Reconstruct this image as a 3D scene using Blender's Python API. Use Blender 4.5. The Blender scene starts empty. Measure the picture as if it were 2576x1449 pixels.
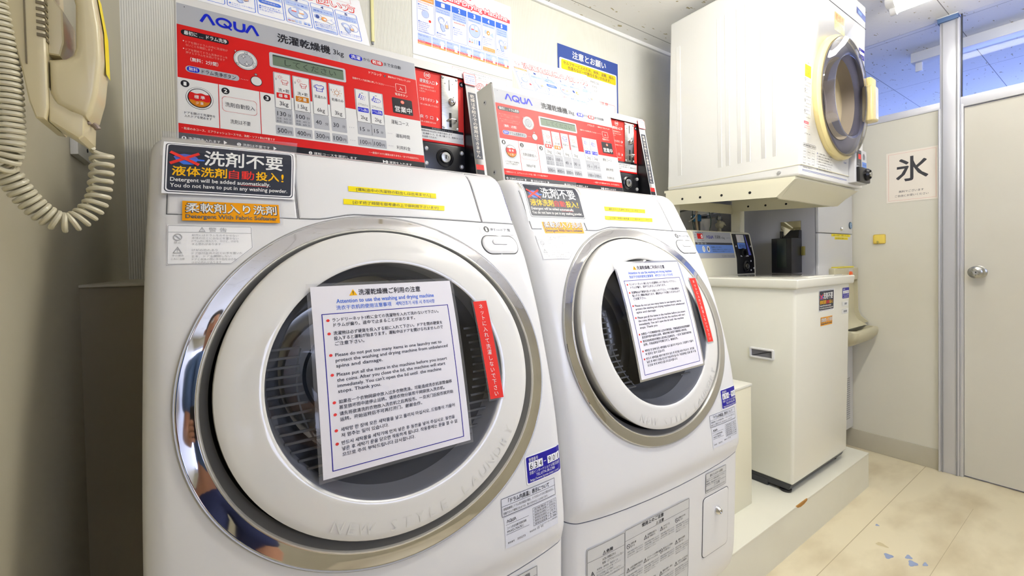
import bpy, bmesh, math, random
from mathutils import Vector, Matrix
R = math.radians
random.seed(7)
SC = bpy.context.scene
COL = SC.collection

# ------------------------------------------------------------------ camera, exposure, world, large lights
cam_d = bpy.data.cameras.new('camera')
cam_d.sensor_width = 36.0
cam_d.lens = 1074.15 / 2576 * 36.0
cam_d.shift_y = -(724.5 - 682.6) / 2576
cam_d.clip_start = 0.02
cam = bpy.data.objects.new('camera', cam_d)
COL.objects.link(cam)
SC.camera = cam
yaw, pit, rol = R(34.196), R(-1.0702), R(-1.1086)
fw = Vector((math.sin(yaw) * math.cos(pit), math.cos(yaw) * math.cos(pit), math.sin(pit)))
r0 = Vector((math.cos(yaw), -math.sin(yaw), 0))
u0 = r0.cross(fw)
rr = math.cos(rol) * r0 + math.sin(rol) * u0
uu = -math.sin(rol) * r0 + math.cos(rol) * u0
cam.matrix_world = Matrix(((rr.x, uu.x, -fw.x, 0), (rr.y, uu.y, -fw.y, 0), (rr.z, uu.z, -fw.z, 1.1), (0, 0, 0, 1)))

SC.view_settings.view_transform = 'Standard'
SC.view_settings.look = 'None'
SC.view_settings.gamma = 1.0
SC.view_settings.use_curve_mapping = False
SC.view_settings.exposure = 0.75

W = bpy.data.worlds.new('daylight')
SC.world = W
W.use_nodes = True
W.node_tree.nodes['Background'].inputs[0].default_value = (0.30, 0.45, 1.0, 1)
W.node_tree.nodes['Background'].inputs[1].default_value = 1.0


def area(name, loc, target, sx, sy, power, col):
    d = bpy.data.lights.new(name, 'AREA')
    d.shape = 'RECTANGLE'
    d.size, d.size_y, d.energy, d.color = sx, sy, power, col
    o = bpy.data.objects.new(name, d)
    COL.objects.link(o)
    o.location = loc
    o.rotation_euler = (Vector(target) - Vector(loc)).to_track_quat('-Z', 'Y').to_euler()
    return o


CZ = 2.278      # ceiling height
XP = 3.01       # partition wall
YW = 1.518      # back wall
XL = -0.205     # left wall
YF = -1.75      # wall behind the photographer
# daylight coming in at the two windows
area('daylight_far_room', (5.3, -0.2, 1.45), (3.4, 0.1, 2.0), 2.6, 1.2, 27, (0.24, 0.34, 1.0))
area('daylight_behind', (0.55, YF - 0.05, 1.62), (0.55, 0.5, 1.2), 1.5, 0.9, 12, (0.72, 0.77, 1.0))


# ------------------------------------------------------------------ materials
def lin(c):
    c = c / 255.0
    return c / 12.92 if c <= 0.04045 else ((c + 0.055) / 1.055) ** 2.4


MATS = {}


def mat(name, rgb, rough=0.5, metal=0.0, spec=0.5, coat=0.0, emit=0.0, alpha=1.0):
    if name in MATS:
        return MATS[name]
    m = bpy.data.materials.new(name)
    m.use_nodes = True
    b = m.node_tree.nodes['Principled BSDF']
    b.inputs['Base Color'].default_value = (lin(rgb[0]), lin(rgb[1]), lin(rgb[2]), 1)
    b.inputs['Roughness'].default_value = rough
    b.inputs['Metallic'].default_value = metal
    b.inputs['Specular IOR Level'].default_value = spec
    b.inputs['Coat Weight'].default_value = coat
    b.inputs['Coat Roughness'].default_value = 0.05
    if emit:
        b.inputs['Emission Color'].default_value = (lin(rgb[0]), lin(rgb[1]), lin(rgb[2]), 1)
        b.inputs['Emission Strength'].default_value = emit
    m.diffuse_color = (rgb[0] / 255, rgb[1] / 255, rgb[2] / 255, 1)
    MATS[name] = m
    return m


def noise_mat(name, c1, c2, scale, rough=0.5, lo=0.4, hi=0.6, bump=0.0, bscale=200, spec=0.4, detail=4, stretch=(1, 1, 1), coat=0.0):
    """two-tone procedural material: c1 with c2 showing through in patches"""
    m = mat(name, c1, rough, spec=spec, coat=coat)
    nt = m.node_tree
    b = nt.nodes['Principled BSDF']
    tc = nt.nodes.new('ShaderNodeTexCoord')
    mp = nt.nodes.new('ShaderNodeMapping')
    mp.inputs['Scale'].default_value = stretch
    nt.links.new(tc.outputs['Object'], mp.inputs['Vector'])
    n = nt.nodes.new('ShaderNodeTexNoise')
    n.inputs['Scale'].default_value = scale
    n.inputs['Detail'].default_value = detail
    nt.links.new(mp.outputs['Vector'], n.inputs['Vector'])
    cr = nt.nodes.new('ShaderNodeValToRGB')
    cr.color_ramp.elements[0].position = lo
    cr.color_ramp.elements[1].position = hi
    cr.color_ramp.elements[0].color = (lin(c1[0]), lin(c1[1]), lin(c1[2]), 1)
    cr.color_ramp.elements[1].color = (lin(c2[0]), lin(c2[1]), lin(c2[2]), 1)
    nt.links.new(n.outputs['Fac'], cr.inputs['Fac'])
    nt.links.new(cr.outputs['Color'], b.inputs['Base Color'])
    if bump:
        n2 = nt.nodes.new('ShaderNodeTexNoise')
        n2.inputs['Scale'].default_value = bscale
        nt.links.new(tc.outputs['Object'], n2.inputs['Vector'])
        bp = nt.nodes.new('ShaderNodeBump')
        bp.inputs['Strength'].default_value = bump
        bp.inputs['Distance'].default_value = 0.002
        nt.links.new(n2.outputs['Fac'], bp.inputs['Height'])
        nt.links.new(bp.outputs['Normal'], b.inputs['Normal'])
    return m


def glass_mat(name, tint=(1, 1, 1), rough=0.02, refl=1.0, haze=0.0):
    """thin clear sheet: sees through, mirrors at grazing angles"""
    m = bpy.data.materials.new(name)
    m.use_nodes = True
    nt = m.node_tree
    nt.nodes.clear()
    out = nt.nodes.new('ShaderNodeOutputMaterial')
    tr = nt.nodes.new('ShaderNodeBsdfTransparent')
    tr.inputs[0].default_value = (*tint, 1)
    gl = nt.nodes.new('ShaderNodeBsdfGlossy')
    gl.inputs['Roughness'].default_value = rough
    fr = nt.nodes.new('ShaderNodeFresnel')
    fr.inputs[0].default_value = 1.45
    mu = nt.nodes.new('ShaderNodeMath')
    mu.operation = 'MULTIPLY'
    mu.inputs[1].default_value = refl
    nt.links.new(fr.outputs[0], mu.inputs[0])
    mx = nt.nodes.new('ShaderNodeMixShader')
    nt.links.new(mu.outputs[0], mx.inputs[0])
    nt.links.new(tr.outputs[0], mx.inputs[1])
    nt.links.new(gl.outputs[0], mx.inputs[2])
    last = mx
    if haze:
        df = nt.nodes.new('ShaderNodeBsdfDiffuse')
        df.inputs[0].default_value = (0.9, 0.9, 0.92, 1)
        m2 = nt.nodes.new('ShaderNodeMixShader')
        m2.inputs[0].default_value = haze
        nt.links.new(mx.outputs[0], m2.inputs[1])
        nt.links.new(df.outputs[0], m2.inputs[2])
        last = m2
    nt.links.new(last.outputs[0], out.inputs[0])
    m.diffuse_color = (0.8, 0.9, 1, 0.3)
    return m


WHITE = mat('white_plastic', (232, 232, 231), 0.28, spec=0.5, coat=0.15)
WHITE2 = mat('white_door_plastic', (234, 233, 228), 0.10, spec=0.5, coat=0.6)
BOXW = mat('coin_box_paint', (226, 225, 219), 0.35)
CREAM = mat('cream_enamel', (234, 233, 220), 0.22, coat=0.3)
CREAM2 = mat('cream_steel', (232, 228, 204), 0.35)
CHROME = mat('chrome', (225, 225, 228), 0.04, metal=1.0)
SILVER = mat('silver_plastic', (178, 178, 176), 0.32, metal=0.35)
STEEL = noise_mat('brushed_steel', (176, 176, 170), (196, 196, 190), 60, 0.28, stretch=(1, 1, 20))
STEEL.node_tree.nodes['Principled BSDF'].inputs['Metallic'].default_value = 1.0
DRUM = mat('drum_steel', (190, 190, 186), 0.30, metal=1.0)
RUBBER = mat('gasket_rubber', (124, 125, 125), 0.5)
BLACK = mat('black_plastic', (20, 20, 23), 0.3)
BLACKG = mat('black_gap', (8, 8, 8), 0.7)
DGREY = mat('dark_grey_plastic', (48, 50, 54), 0.45)
GREY = mat('grey_plastic', (150, 150, 152), 0.4)
LGREY = mat('light_grey_plastic', (200, 200, 202), 0.35)
BEIGE = mat('beige_phone_plastic', (214, 202, 160), 0.30, coat=0.2)
CORD = mat('beige_cord', (206, 200, 172), 0.32)
ALU = mat('aluminium', (205, 206, 212), 0.32, metal=0.35)
SEAM = mat('seam_shadow_gap', (80, 80, 82), 0.8)
CLEAR = glass_mat('clear_glass', refl=1.0)
PANE = glass_mat('window_pane', refl=.25)
ACRYL = glass_mat('clear_acrylic_tint', tint=(0.80, 0.80, 0.88), refl=1.1)
FILM = glass_mat('laminate_film', tint=(0.93, 0.93, 0.94), refl=0.8, rough=0.08, haze=0.10)


# ------------------------------------------------------------------ mesh helper
class MB:
    def __init__(s):
        s.v, s.f, s.m, s.mats = [], [], [], []

    def mi(s, m):
        if m not in s.mats:
            s.mats.append(m)
        return s.mats.index(m)

    def add(s, vs, fs, m):
        n = len(s.v)
        k = s.mi(m)
        s.v += [tuple(p) for p in vs]
        for f in fs:
            s.f.append([i + n for i in f])
            s.m.append(k)

    def quad(s, a, b, c, d, m):
        s.add([a, b, c, d], [(0, 1, 2, 3)], m)

    def box(s, x0, y0, z0, x1, y1, z1, m, bev=0.0, seg=2, M=None):
        bm = bmesh.new()
        bmesh.ops.create_cube(bm, size=1.0)
        for v in bm.verts:
            v.co = Vector(((x0 + x1) / 2 + v.co.x * (x1 - x0), (y0 + y1) / 2 + v.co.y * (y1 - y0), (z0 + z1) / 2 + v.co.z * (z1 - z0)))
        if bev:
            bmesh.ops.bevel(bm, geom=bm.edges[:], offset=bev, segments=seg, profile=0.6, affect='EDGES')
        s.bm(bm, m, M)

    def bm(s, bm, m, M=None):
        bm.verts.index_update()
        s.add([(M @ v.co) if M else v.co for v in bm.verts], [[v.index for v in f.verts] for f in bm.faces], m)
        bm.free()

    def hull8(s, pts, m, bev=0.0, seg=2):
        """box from 8 corners: bottom 4 (ccw) then top 4"""
        bm = bmesh.new()
        vs = [bm.verts.new(p) for p in pts]
        for f in ((0, 3, 2, 1), (4, 5, 6, 7), (0, 1, 5, 4), (1, 2, 6, 5), (2, 3, 7, 6), (3, 0, 4, 7)):
            bm.faces.new([vs[i] for i in f])
        if bev:
            bmesh.ops.bevel(bm, geom=bm.edges[:], offset=bev, segments=seg, profile=0.6, affect='EDGES')
        bmesh.ops.recalc_face_normals(bm, faces=bm.faces[:])
        s.bm(bm, m)

    def prism(s, poly, fn, d0, d1, m, bev=0.0):
        """extrude 2D polygon; fn(a,b,d)->3D"""
        bm = bmesh.new()
        A = [bm.verts.new(fn(a, b, d0)) for a, b in poly]
        B = [bm.verts.new(fn(a, b, d1)) for a, b in poly]
        n = len(poly)
        f0 = bm.faces.new(A)
        f1 = bm.faces.new(B[::-1])
        for i in range(n):
            bm.faces.new((A[i], B[i], B[(i + 1) % n], A[(i + 1) % n]))
        bmesh.ops.recalc_face_normals(bm, faces=bm.faces[:])
        if bev:
            ee = list(set(f0.edges[:] + f1.edges[:]))
            bmesh.ops.bevel(bm, geom=ee, offset=bev, segments=3, profile=0.6, affect='EDGES')
        s.bm(bm, m)

    def tube(s, pts, r, m, n=8, closed=False):
        P = [Vector(p) for p in pts]
        rs = r if isinstance(r, (list, tuple)) else [r] * len(P)
        vs, fs = [], []
        nrm = None
        L = len(P)
        for i, p in enumerate(P):
            t = (P[(i + 1) % L] - P[i - 1]) if closed else (P[min(i + 1, L - 1)] - P[max(i - 1, 0)])
            t.normalize()
            if nrm is None:
                nrm = t.orthogonal().normalized()
            nrm = (nrm - t * nrm.dot(t)).normalized()
            b = t.cross(nrm)
            for k in range(n):
                a = 2 * math.pi * k / n
                vs.append(p + (nrm * math.cos(a) + b * math.sin(a)) * rs[i])
        for i in range(L if closed else L - 1):
            j = (i + 1) % L
            for k in range(n):
                fs.append((i * n + k, i * n + (k + 1) % n, j * n + (k + 1) % n, j * n + k))
        if not closed:
            fs.append(tuple(range(n))[::-1])
            fs.append(tuple((L - 1) * n + k for k in range(n)))
        s.add(vs, fs, m)

    def lathe(s, prof, o, ax, m, n=48, sx=1.0, sy=1.0, caps=(False, False), right=None):
        """prof: (radius, height along ax)"""
        o, ax = Vector(o), Vector(ax).normalized()
        e1 = Vector(right) if right else (Vector((1, 0, 0)) if abs(ax.x) < 0.9 else Vector((0, 1, 0)))
        e1 = (e1 - ax * e1.dot(ax)).normalized()
        e2 = ax.cross(e1)
        vs, fs = [], []
        for r, h in prof:
            for k in range(n):
                a = 2 * math.pi * k / n
                vs.append(o + ax * h + e1 * (r * sx * math.cos(a)) + e2 * (r * sy * math.sin(a)))
        for i in range(len(prof) - 1):
            for k in range(n):
                fs.append((i * n + k, i * n + (k + 1) % n, (i + 1) * n + (k + 1) % n, (i + 1) * n + k))
        if caps[0]:
            fs.append(tuple(range(n))[::-1])
        if caps[1]:
            fs.append(tuple((len(prof) - 1) * n + k for k in range(n)))
        s.add(vs, fs, m)

    def ico(s, o, r, m, sub=2, sc=(1, 1, 1)):
        bm = bmesh.new()
        bmesh.ops.create_icosphere(bm, subdivisions=sub, radius=r)
        for v in bm.verts:
            v.co = Vector((v.co.x * sc[0] + o[0], v.co.y * sc[1] + o[1], v.co.z * sc[2] + o[2]))
        s.bm(bm, m)

    def grid(s, P, m):
        nu, nv = len(P), len(P[0])
        s.add([p for row in P for p in row], [(i * nv + j, (i + 1) * nv + j, (i + 1) * nv + j + 1, i * nv + j + 1) for i in range(nu - 1) for j in range(nv - 1)], m)

    def build(s, name, parent=None, org=(0, 0, 0), ang=35, flip=True):
        me = bpy.data.meshes.new(name)
        o_ = Vector(org)
        me.from_pydata([Vector(p) - o_ for p in s.v], [], s.f)
        for m in s.mats:
            me.materials.append(m)
        me.polygons.foreach_set('material_index', s.m)
        bm = bmesh.new()
        bm.from_mesh(me)
        if ang:
            bmesh.ops.remove_doubles(bm, verts=bm.verts[:], dist=1e-5)
            if flip:
                bmesh.ops.recalc_face_normals(bm, faces=bm.faces[:])
            th = R(ang)
            for f in bm.faces:
                f.smooth = True
            for e in bm.edges:
                e.smooth = not (len(e.link_faces) == 2 and e.calc_face_angle(0) > th)
        bm.to_mesh(me)
        bm.free()
        o = bpy.data.objects.new(name, me)
        COL.objects.link(o)
        if parent:
            o.parent = parent
        else:
            o.location = o_
        return o


def tag(o, label=None, cat=None, group=None, kind=None):
    if label:
        o['label'] = label
    if cat:
        o['category'] = cat
    if group:
        o['group'] = group
    if kind:
        o['kind'] = kind
    return o


def thing(name, label, cat, loc, group=None, rz=0.0):
    o = bpy.data.objects.new(name, None)
    COL.objects.link(o)
    o.location = loc
    o.rotation_euler = (0, 0, rz)
    o.empty_display_size = 0.05
    return tag(o, label, cat, group)


def struct(o):
    o['kind'] = 'structure'
    return o


# ------------------------------------------------------------------ printed things: flat art in a 2D frame, mapped onto a surface
_cu = bpy.data.curves.new('lettering', 'FONT')
_to = bpy.data.objects.new('lettering', _cu)
COL.objects.link(_to)
_cache = {}


def glyphs(s, bold=0.0, res=2):
    k = (s, bold, res)
    if k not in _cache:
        _cu.body = s
        _cu.resolution_u = res
        _cu.offset = bold
        dg = bpy.context.evaluated_depsgraph_get()
        dg.update()
        me = bpy.data.meshes.new_from_object(_to.evaluated_get(dg))
        _cache[k] = ([(v.co.x, v.co.y) for v in me.vertices], [tuple(p.vertices) for p in me.polygons])
        bpy.data.meshes.remove(me)
    return _cache[k]


INK = {'k': (28, 28, 34), 'w': (240, 240, 236), 'r': (206, 24, 22), 'b': (12, 34, 190), 'g': (176, 178, 182), 'G': (120, 122, 126), 'y': (246, 226, 20), 'o': (240, 160, 10),
       'n': (52, 56, 68), 'N': (38, 32, 150), 'B': (70, 120, 226), 'p': (236, 92, 104), 'l': (196, 212, 246), 'O': (250, 172, 96), 'Y': (250, 214, 40), 'd': (72, 72, 76),
       's': (192, 194, 197), 'c': (226, 226, 222), 'R': (232, 58, 50), 'm': (105, 122, 102), 'M': (60, 72, 60), 't': (198, 120, 20), 'P': (240, 238, 244), 'e': (246, 200, 150), 'h': (98, 104, 190), 'W': (250, 250, 250),
       'a': (148, 150, 152), 'i': (255, 150, 130), 'q': (110, 150, 226), 'z': (66, 88, 160), 'v': (250, 190, 20), 'x': (214, 214, 210), 'j': (240, 232, 218), 'u': (228, 150, 140)}


def ink(c):
    return mat('ink_' + c + ('_lower' if c.islower() else '_upper'), INK[c], 0.38, spec=0.22)


class Sign:
    def __init__(s):
        s.items = []

    def poly(s, pts, c, L=1):
        s.items.append((list(pts), [tuple(range(len(pts)))], c, L))
        return s

    def rect(s, x0, y0, x1, y1, c, L=0):
        return s.poly([(x0, y0), (x1, y0), (x1, y1), (x0, y1)], c, L)

    def rr_pts(s, x0, y0, x1, y1, r, n=4):
        out = []
        for cx, cy, a0 in ((x1 - r, y0 + r, -90), (x1 - r, y1 - r, 0), (x0 + r, y1 - r, 90), (x0 + r, y0 + r, 180)):
            for k in range(n + 1):
                a = R(a0 + 90 * k / n)
                out.append((cx + r * math.cos(a), cy + r * math.sin(a)))
        return out

    def rr(s, x0, y0, x1, y1, r, c, L=1):
        return s.poly(s.rr_pts(x0, y0, x1, y1, r), c, L)

    def frame(s, x0, y0, x1, y1, r, w, c, L=1):
        return s.line(s.rr_pts(x0, y0, x1, y1, r), w, c, L, True)

    def circ(s, cx, cy, rx, c, L=1, ry=None, n=20):
        ry = ry or rx
        return s.poly([(cx + rx * math.cos(2 * math.pi * k / n), cy + ry * math.sin(2 * math.pi * k / n)) for k in range(n)], c, L)

    def ring(s, cx, cy, rx, w, c, L=1, ry=None, n=24):
        ry = ry or rx
        return s.line([(cx + rx * math.cos(2 * math.pi * k / n), cy + ry * math.sin(2 * math.pi * k / n)) for k in range(n)], w, c, L, True)

    def line(s, pts, w, c, L=1, closed=False):
        n = len(pts)
        vs, fs = [], []
        for i in range(n):
            a = Vector(pts[i - 1] if (closed or i > 0) else pts[i])
            b = Vector(pts[i])
            d = Vector(pts[(i + 1) % n] if (closed or i < n - 1) else pts[i])
            t1, t2 = (b - a), (d - b)
            t1 = t1.normalized() if t1.length > 1e-9 else t2.normalized()
            t2 = t2.normalized() if t2.length > 1e-9 else t1
            t = t1 + t2
            t = t.normalized() if t.length > 1e-6 else t1
            nn = Vector((-t.y, t.x))
            k = w / 2 / max(0.4, abs(nn.dot(Vector((-t1.y, t1.x)))))
            vs += [tuple(b + nn * k), tuple(b - nn * k)]
        for i in range(n if closed else n - 1):
            j = (i + 1) % n
            fs.append((2 * i, 2 * i + 1, 2 * j + 1, 2 * j))
        s.items.append((vs, fs, c, L))
        return s

    def dots(s, pts, r, c, L=1, n=6):
        for x, y in pts:
            s.circ(x, y, r, c, L, n=n)
        return s

    def text(s, t, x0, yb, x1, h, c, L=2, bold=0.0, vbox=None):
        """fit string t between x0 and x1 on baseline yb; h = height of a full-width character (or a capital)"""
        V, F = glyphs(t)
        if not V:
            return s
        xs = [v[0] for v in V]
        a, b = min(xs), max(xs)
        if vbox:
            ys = [v[1] for v in V]
            y_lo, y_hi = min(ys), max(ys)
        else:
            cjk = any(ord(ch) > 0x2fff for ch in t)
            y_lo, y_hi = (-0.085, 0.85) if cjk else (0.0, 0.73)
        k = (x1 - x0) / max(1e-6, b - a)
        ky = h / (y_hi - y_lo)
        base = [(x0 + (v[0] - a) * k, yb + (v[1] - y_lo) * ky) for v in V]
        if not bold:
            s.items.append((base, F, c, L))
        else:
            # heavier stroke: the same letters printed again a hair to each side
            n = 4 if bold < .03 else 8
            for i in range(n):
                an = 2 * math.pi * (i + .5) / n
                ox, oy = bold * 1.25 * k * math.cos(an), bold * 1.25 * ky * math.sin(an)
                s.items.append(([(x + ox, y + oy) for x, y in base], F, c, L + .6 * i / n))
        return s

    def para(s, lines, x0, y, w, h, gap, c, L=2, bold=0.0, k=1.0):
        """lines of small print; natural widths limited to w"""
        for t in lines:
            if t:
                V, F = glyphs(t)
                nat = (max(v[0] for v in V) - min(v[0] for v in V)) * h * 1.07 * k
                s.text(t, x0, y, x0 + min(nat, w), h, c, L, bold)
            y -= gap
        return s

    def vtext(s, t, x, y0, y1, w, c, L=2, bold=0.0, hgt=None):
        """characters stacked from y0 down to y1, centred at x"""
        st = (y0 - y1) / len(t)
        hh = (hgt or 0.88) * st
        for i, ch in enumerate(t):
            if ch.strip():
                V, F = glyphs(ch)
                bx = [v[0] for v in V]
                m = 1.0
                k = w
                cx = 0.5
                s.items.append(([(x + (v[0] - cx) * k, y0 - (i + 1) * st + (v[1] + 0.085) / 0.935 * hh) for v in V], F, c, L))
        return s

    def build(s, name, fn, parent=None, org=(0, 0, 0), dh=0.00025, cut=None, mats=None, extra=None):
        """fn(x, y, h) -> world point; cut = slice spacing (own units) so that the art can follow a curved surface"""
        bm = bmesh.new()
        slots = []
        lay = bm.faces.layers.int.new('ink')
        for vs, fs, c, L in s.items:
            m = (mats or {}).get(c) or ink(c)
            if m not in slots:
                slots.append(m)
            bv = [bm.verts.new((x, y, L)) for x, y in vs]
            for f in fs:
                try:
                    nf = bm.faces.new([bv[i] for i in f])
                    nf.material_index = slots.index(m)
                except ValueError:
                    pass
        if cut:
            ys = [v.co.y for v in bm.verts]
            xs = [v.co.x for v in bm.verts]
            y = math.ceil(min(ys) / cut) * cut
            while y < max(ys):
                bmesh.ops.bisect_plane(bm, geom=bm.verts[:] + bm.edges[:] + bm.faces[:], plane_co=(0, y, 0), plane_no=(0, 1, 0))
                y += cut
            x = math.ceil(min(xs) / (cut * 2)) * cut * 2
            while x < max(xs):
                bmesh.ops.bisect_plane(bm, geom=bm.verts[:] + bm.edges[:] + bm.faces[:], plane_co=(x, 0, 0), plane_no=(1, 0, 0))
                x += cut * 2
        o_ = Vector(org)
        for f in bm.faces:
            f.normal_update()
            if f.normal.z < 0:
                f.normal_flip()
        for v in bm.verts:
            v.co = Vector(fn(v.co.x, v.co.y, 0.0002 + v.co.z * dh)) - o_
        me = bpy.data.meshes.new(name)
        bm.to_mesh(me)
        bm.free()
        for m in slots:
            me.materials.append(m)
        o = bpy.data.objects.new(name, me)
        COL.objects.link(o)
        if parent:
            o.parent = parent
        else:
            o.location = o_
        return o


def flat(o, ex, ey, k=0.001):
    """map sign units (mm) to a plane with origin o and axes ex, ey (h along ex x ey)"""
    o, ex, ey = Vector(o), Vector(ex).normalized(), Vector(ey).normalized()
    nz = ex.cross(ey).normalized()
    return lambda x, y, h: o + ex * (x * k) + ey * (y * k) + nz * h

# ------------------------------------------------------------------ setting
WALLP = noise_mat('ribbed_wallpaper', (230, 228, 217), (224, 222, 209), 3, 0.7)
nt = WALLP.node_tree
tc = nt.nodes.new('ShaderNodeTexCoord')
wv = nt.nodes.new('ShaderNodeTexWave')
wv.wave_type = 'BANDS'
wv.bands_direction = 'X'
wv.inputs['Scale'].default_value = 62.0
nt.links.new(tc.outputs['Object'], wv.inputs['Vector'])
bp = nt.nodes.new('ShaderNodeBump')
bp.inputs['Strength'].default_value = 0.42
bp.inputs['Distance'].default_value = 0.0016
nt.links.new(wv.outputs['Fac'], bp.inputs['Height'])
nt.links.new(bp.outputs['Normal'], nt.nodes['Principled BSDF'].inputs['Normal'])
PAINT = noise_mat('painted_side_wall', (190, 184, 162), (178, 171, 147), 2.2, 0.45, 0.45, 0.75, bump=0.05, bscale=60)
LEDGE = noise_mat('ledge_paint', (150, 141, 116), (138, 129, 104), 2.0, 0.5, 0.4, 0.8)
PART = noise_mat('partition_board', (220, 217, 202), (212, 208, 191), 1.6, 0.42, 0.45, 0.75)
DOORM = noise_mat('door_board', (214, 211, 199), (206, 202, 188), 1.4, 0.42, 0.45, 0.8)
FLOORM = noise_mat('vinyl_floor', (228, 217, 186), (176, 158, 122), 2.6, 0.38, 0.44, 0.86, bump=0.03, bscale=90, detail=12, stretch=(1, 2.2, 1))
PLINTH = noise_mat('plinth_board', (226, 224, 208), (216, 212, 194), 2.5, 0.3, 0.5, 0.8)


def ceiling_mat():
    m = mat('mineral_fibre_ceiling', (246, 245, 240), 0.85, spec=0.1)
    nt = m.node_tree
    b = nt.nodes['Principled BSDF']
    tc = nt.nodes.new('ShaderNodeTexCoord')
    mp = nt.nodes.new('ShaderNodeMapping')
    mp.inputs['Rotation'].default_value = (0, 0, 0.5)
    mp.inputs['Scale'].default_value = (1, 2.6, 1)
    nt.links.new(tc.outputs['Object'], mp.inputs['Vector'])
    ds = nt.nodes.new('ShaderNodeTexNoise')
    ds.inputs['Scale'].default_value = 9
    nt.links.new(tc.outputs['Object'], ds.inputs['Vector'])
    mx = nt.nodes.new('ShaderNodeMix')
    mx.data_type = 'VECTOR'
    mx.inputs['Factor'].default_value = 0.06
    nt.links.new(mp.outputs['Vector'], mx.inputs['A'])
    nt.links.new(ds.outputs['Color'], mx.inputs['B'])
    n = nt.nodes.new('ShaderNodeTexNoise')
    n.inputs['Scale'].default_value = 26
    n.inputs['Detail'].default_value = 2.5
    nt.links.new(mx.outputs['Result'], n.inputs['Vector'])
    cr = nt.nodes.new('ShaderNodeValToRGB')
    cr.color_ramp.elements[0].position = 0.675
    cr.color_ramp.elements[1].position = 0.715
    cr.color_ramp.elements[0].color = (lin(246), lin(245), lin(240), 1)
    cr.color_ramp.elements[1].color = (lin(188), lin(176), lin(140), 1)
    nt.links.new(n.outputs['Fac'], cr.inputs['Fac'])
    # board joints every 0.61 m
    sx = nt.nodes.new('ShaderNodeSeparateXYZ')
    nt.links.new(tc.outputs['Object'], sx.inputs['Vector'])
    prev = cr.outputs['Color']
    for ax, off, per in (('X', 0.34, 0.91), ('Y', 0.5325, 0.455)):
        a = nt.nodes.new('ShaderNodeMath')
        a.operation = 'SUBTRACT'
        a.inputs[1].default_value = off
        nt.links.new(sx.outputs[ax], a.inputs[0])
        p = nt.nodes.new('ShaderNodeMath')
        p.operation = 'PINGPONG'
        p.inputs[1].default_value = per / 2
        nt.links.new(a.outputs[0], p.inputs[0])
        c = nt.nodes.new('ShaderNodeMath')
        c.operation = 'LESS_THAN'
        c.inputs[1].default_value = 0.0016
        nt.links.new(p.outputs[0], c.inputs[0])
        mm = nt.nodes.new('ShaderNodeMix')
        mm.data_type = 'RGBA'
        nt.links.new(c.outputs[0], mm.inputs['Factor'])
        nt.links.new(prev, mm.inputs['A'])
        mm.inputs['B'].default_value = (0.32, 0.31, 0.29, 1)
        prev = mm.outputs['Result']
    nt.links.new(prev, b.inputs['Base Color'])
    bp = nt.nodes.new('ShaderNodeBump')
    bp.inputs['Strength'].default_value = 0.4
    bp.inputs['Distance'].default_value = 0.002
    bp.invert = True
    nt.links.new(n.outputs['Fac'], bp.inputs['Height'])
    nt.links.new(bp.outputs['Normal'], b.inputs['Normal'])
    return m


CEILM = ceiling_mat()
XE = 5.4
b = MB()
b.box(XL - 0.1, YF - 0.1, -0.06, XE + 0.1, YW + 0.1, 0, FLOORM)
# vinyl sheet joints and a few blue paint spots
for x0, y0, x1, y1 in ((1.3, 0.455, XP, 0.637), (1.2, 0.18, 2.6, 0.30)):
    pass
JOINT = mat('floor_joint', (186, 172, 140), 0.6)
b.box(1.0, 0.622, 0, XP, 0.6245, 0.0004, JOINT)
b.box(1.0, 0.4, 0, XP - .35, 0.4015, 0.0003, JOINT)
SPOT = mat('blue_paint_spot', (150, 164, 196), 0.5)
SPOT2 = mat('floor_stain', (205, 190, 150), 0.5)
for sx_, sy_, rx_, ry_, mm in ((2.052, .549, .012, .018, SPOT2), (1.993, .514, .018, .012, SPOT), (2.044, .470, .015, .009, SPOT), (2.012, .452, .020, .012, SPOT), (2.042, .425, .014, .006, SPOT),
                              (2.19, .60, .008, .006, SPOT), (1.78, .475, .022, .012, SPOT2), (1.70, .50, .02, .01, SPOT2), (2.6, .85, .02, .01, SPOT2)):
    P = []
    for k in range(14):
        a = 2 * math.pi * k / 14
        q = 1 + 0.25 * math.sin(3 * a + sx_ * 40)
        P.append((sx_ + rx_ * q * math.cos(a), sy_ + ry_ * q * math.sin(a), 0.0005))
    b.add(P, [tuple(range(14))], mm)
struct(b.build('floor', ang=0))
b = MB()
b.box(XL - 0.1, YF - 0.1, CZ, XE + 0.1, YW + 0.1, CZ + 0.08, CEILM)
struct(b.build('ceiling', ang=0))
b = MB()
b.box(XL - 0.1, YW, 0, XE + 0.1, YW + 0.1, CZ, WALLP)
struct(b.build('wall_back', ang=0))
b = MB()
b.box(XL - 0.1, YF, 0, XL, YW, CZ, PAINT)
struct(b.build('wall_left', ang=0))
# chest-high boxed ledge in the back left corner
b = MB()
b.box(XL, 1.032, 0, -0.112, YW, 1.072, LEDGE)
b.box(XL, 1.026, 1.072, -0.112, YW, 1.077, PAINT, 0.0015)
struct(b.build('trim_1'))
# thin moulding where back wall meets ceiling
b = MB()
b.box(XL, YW - 0.012, CZ - 0.018, XP, YW, CZ, mat('white_moulding', (240, 240, 236), 0.4), 0.003)
struct(b.build('trim_2'))
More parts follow.
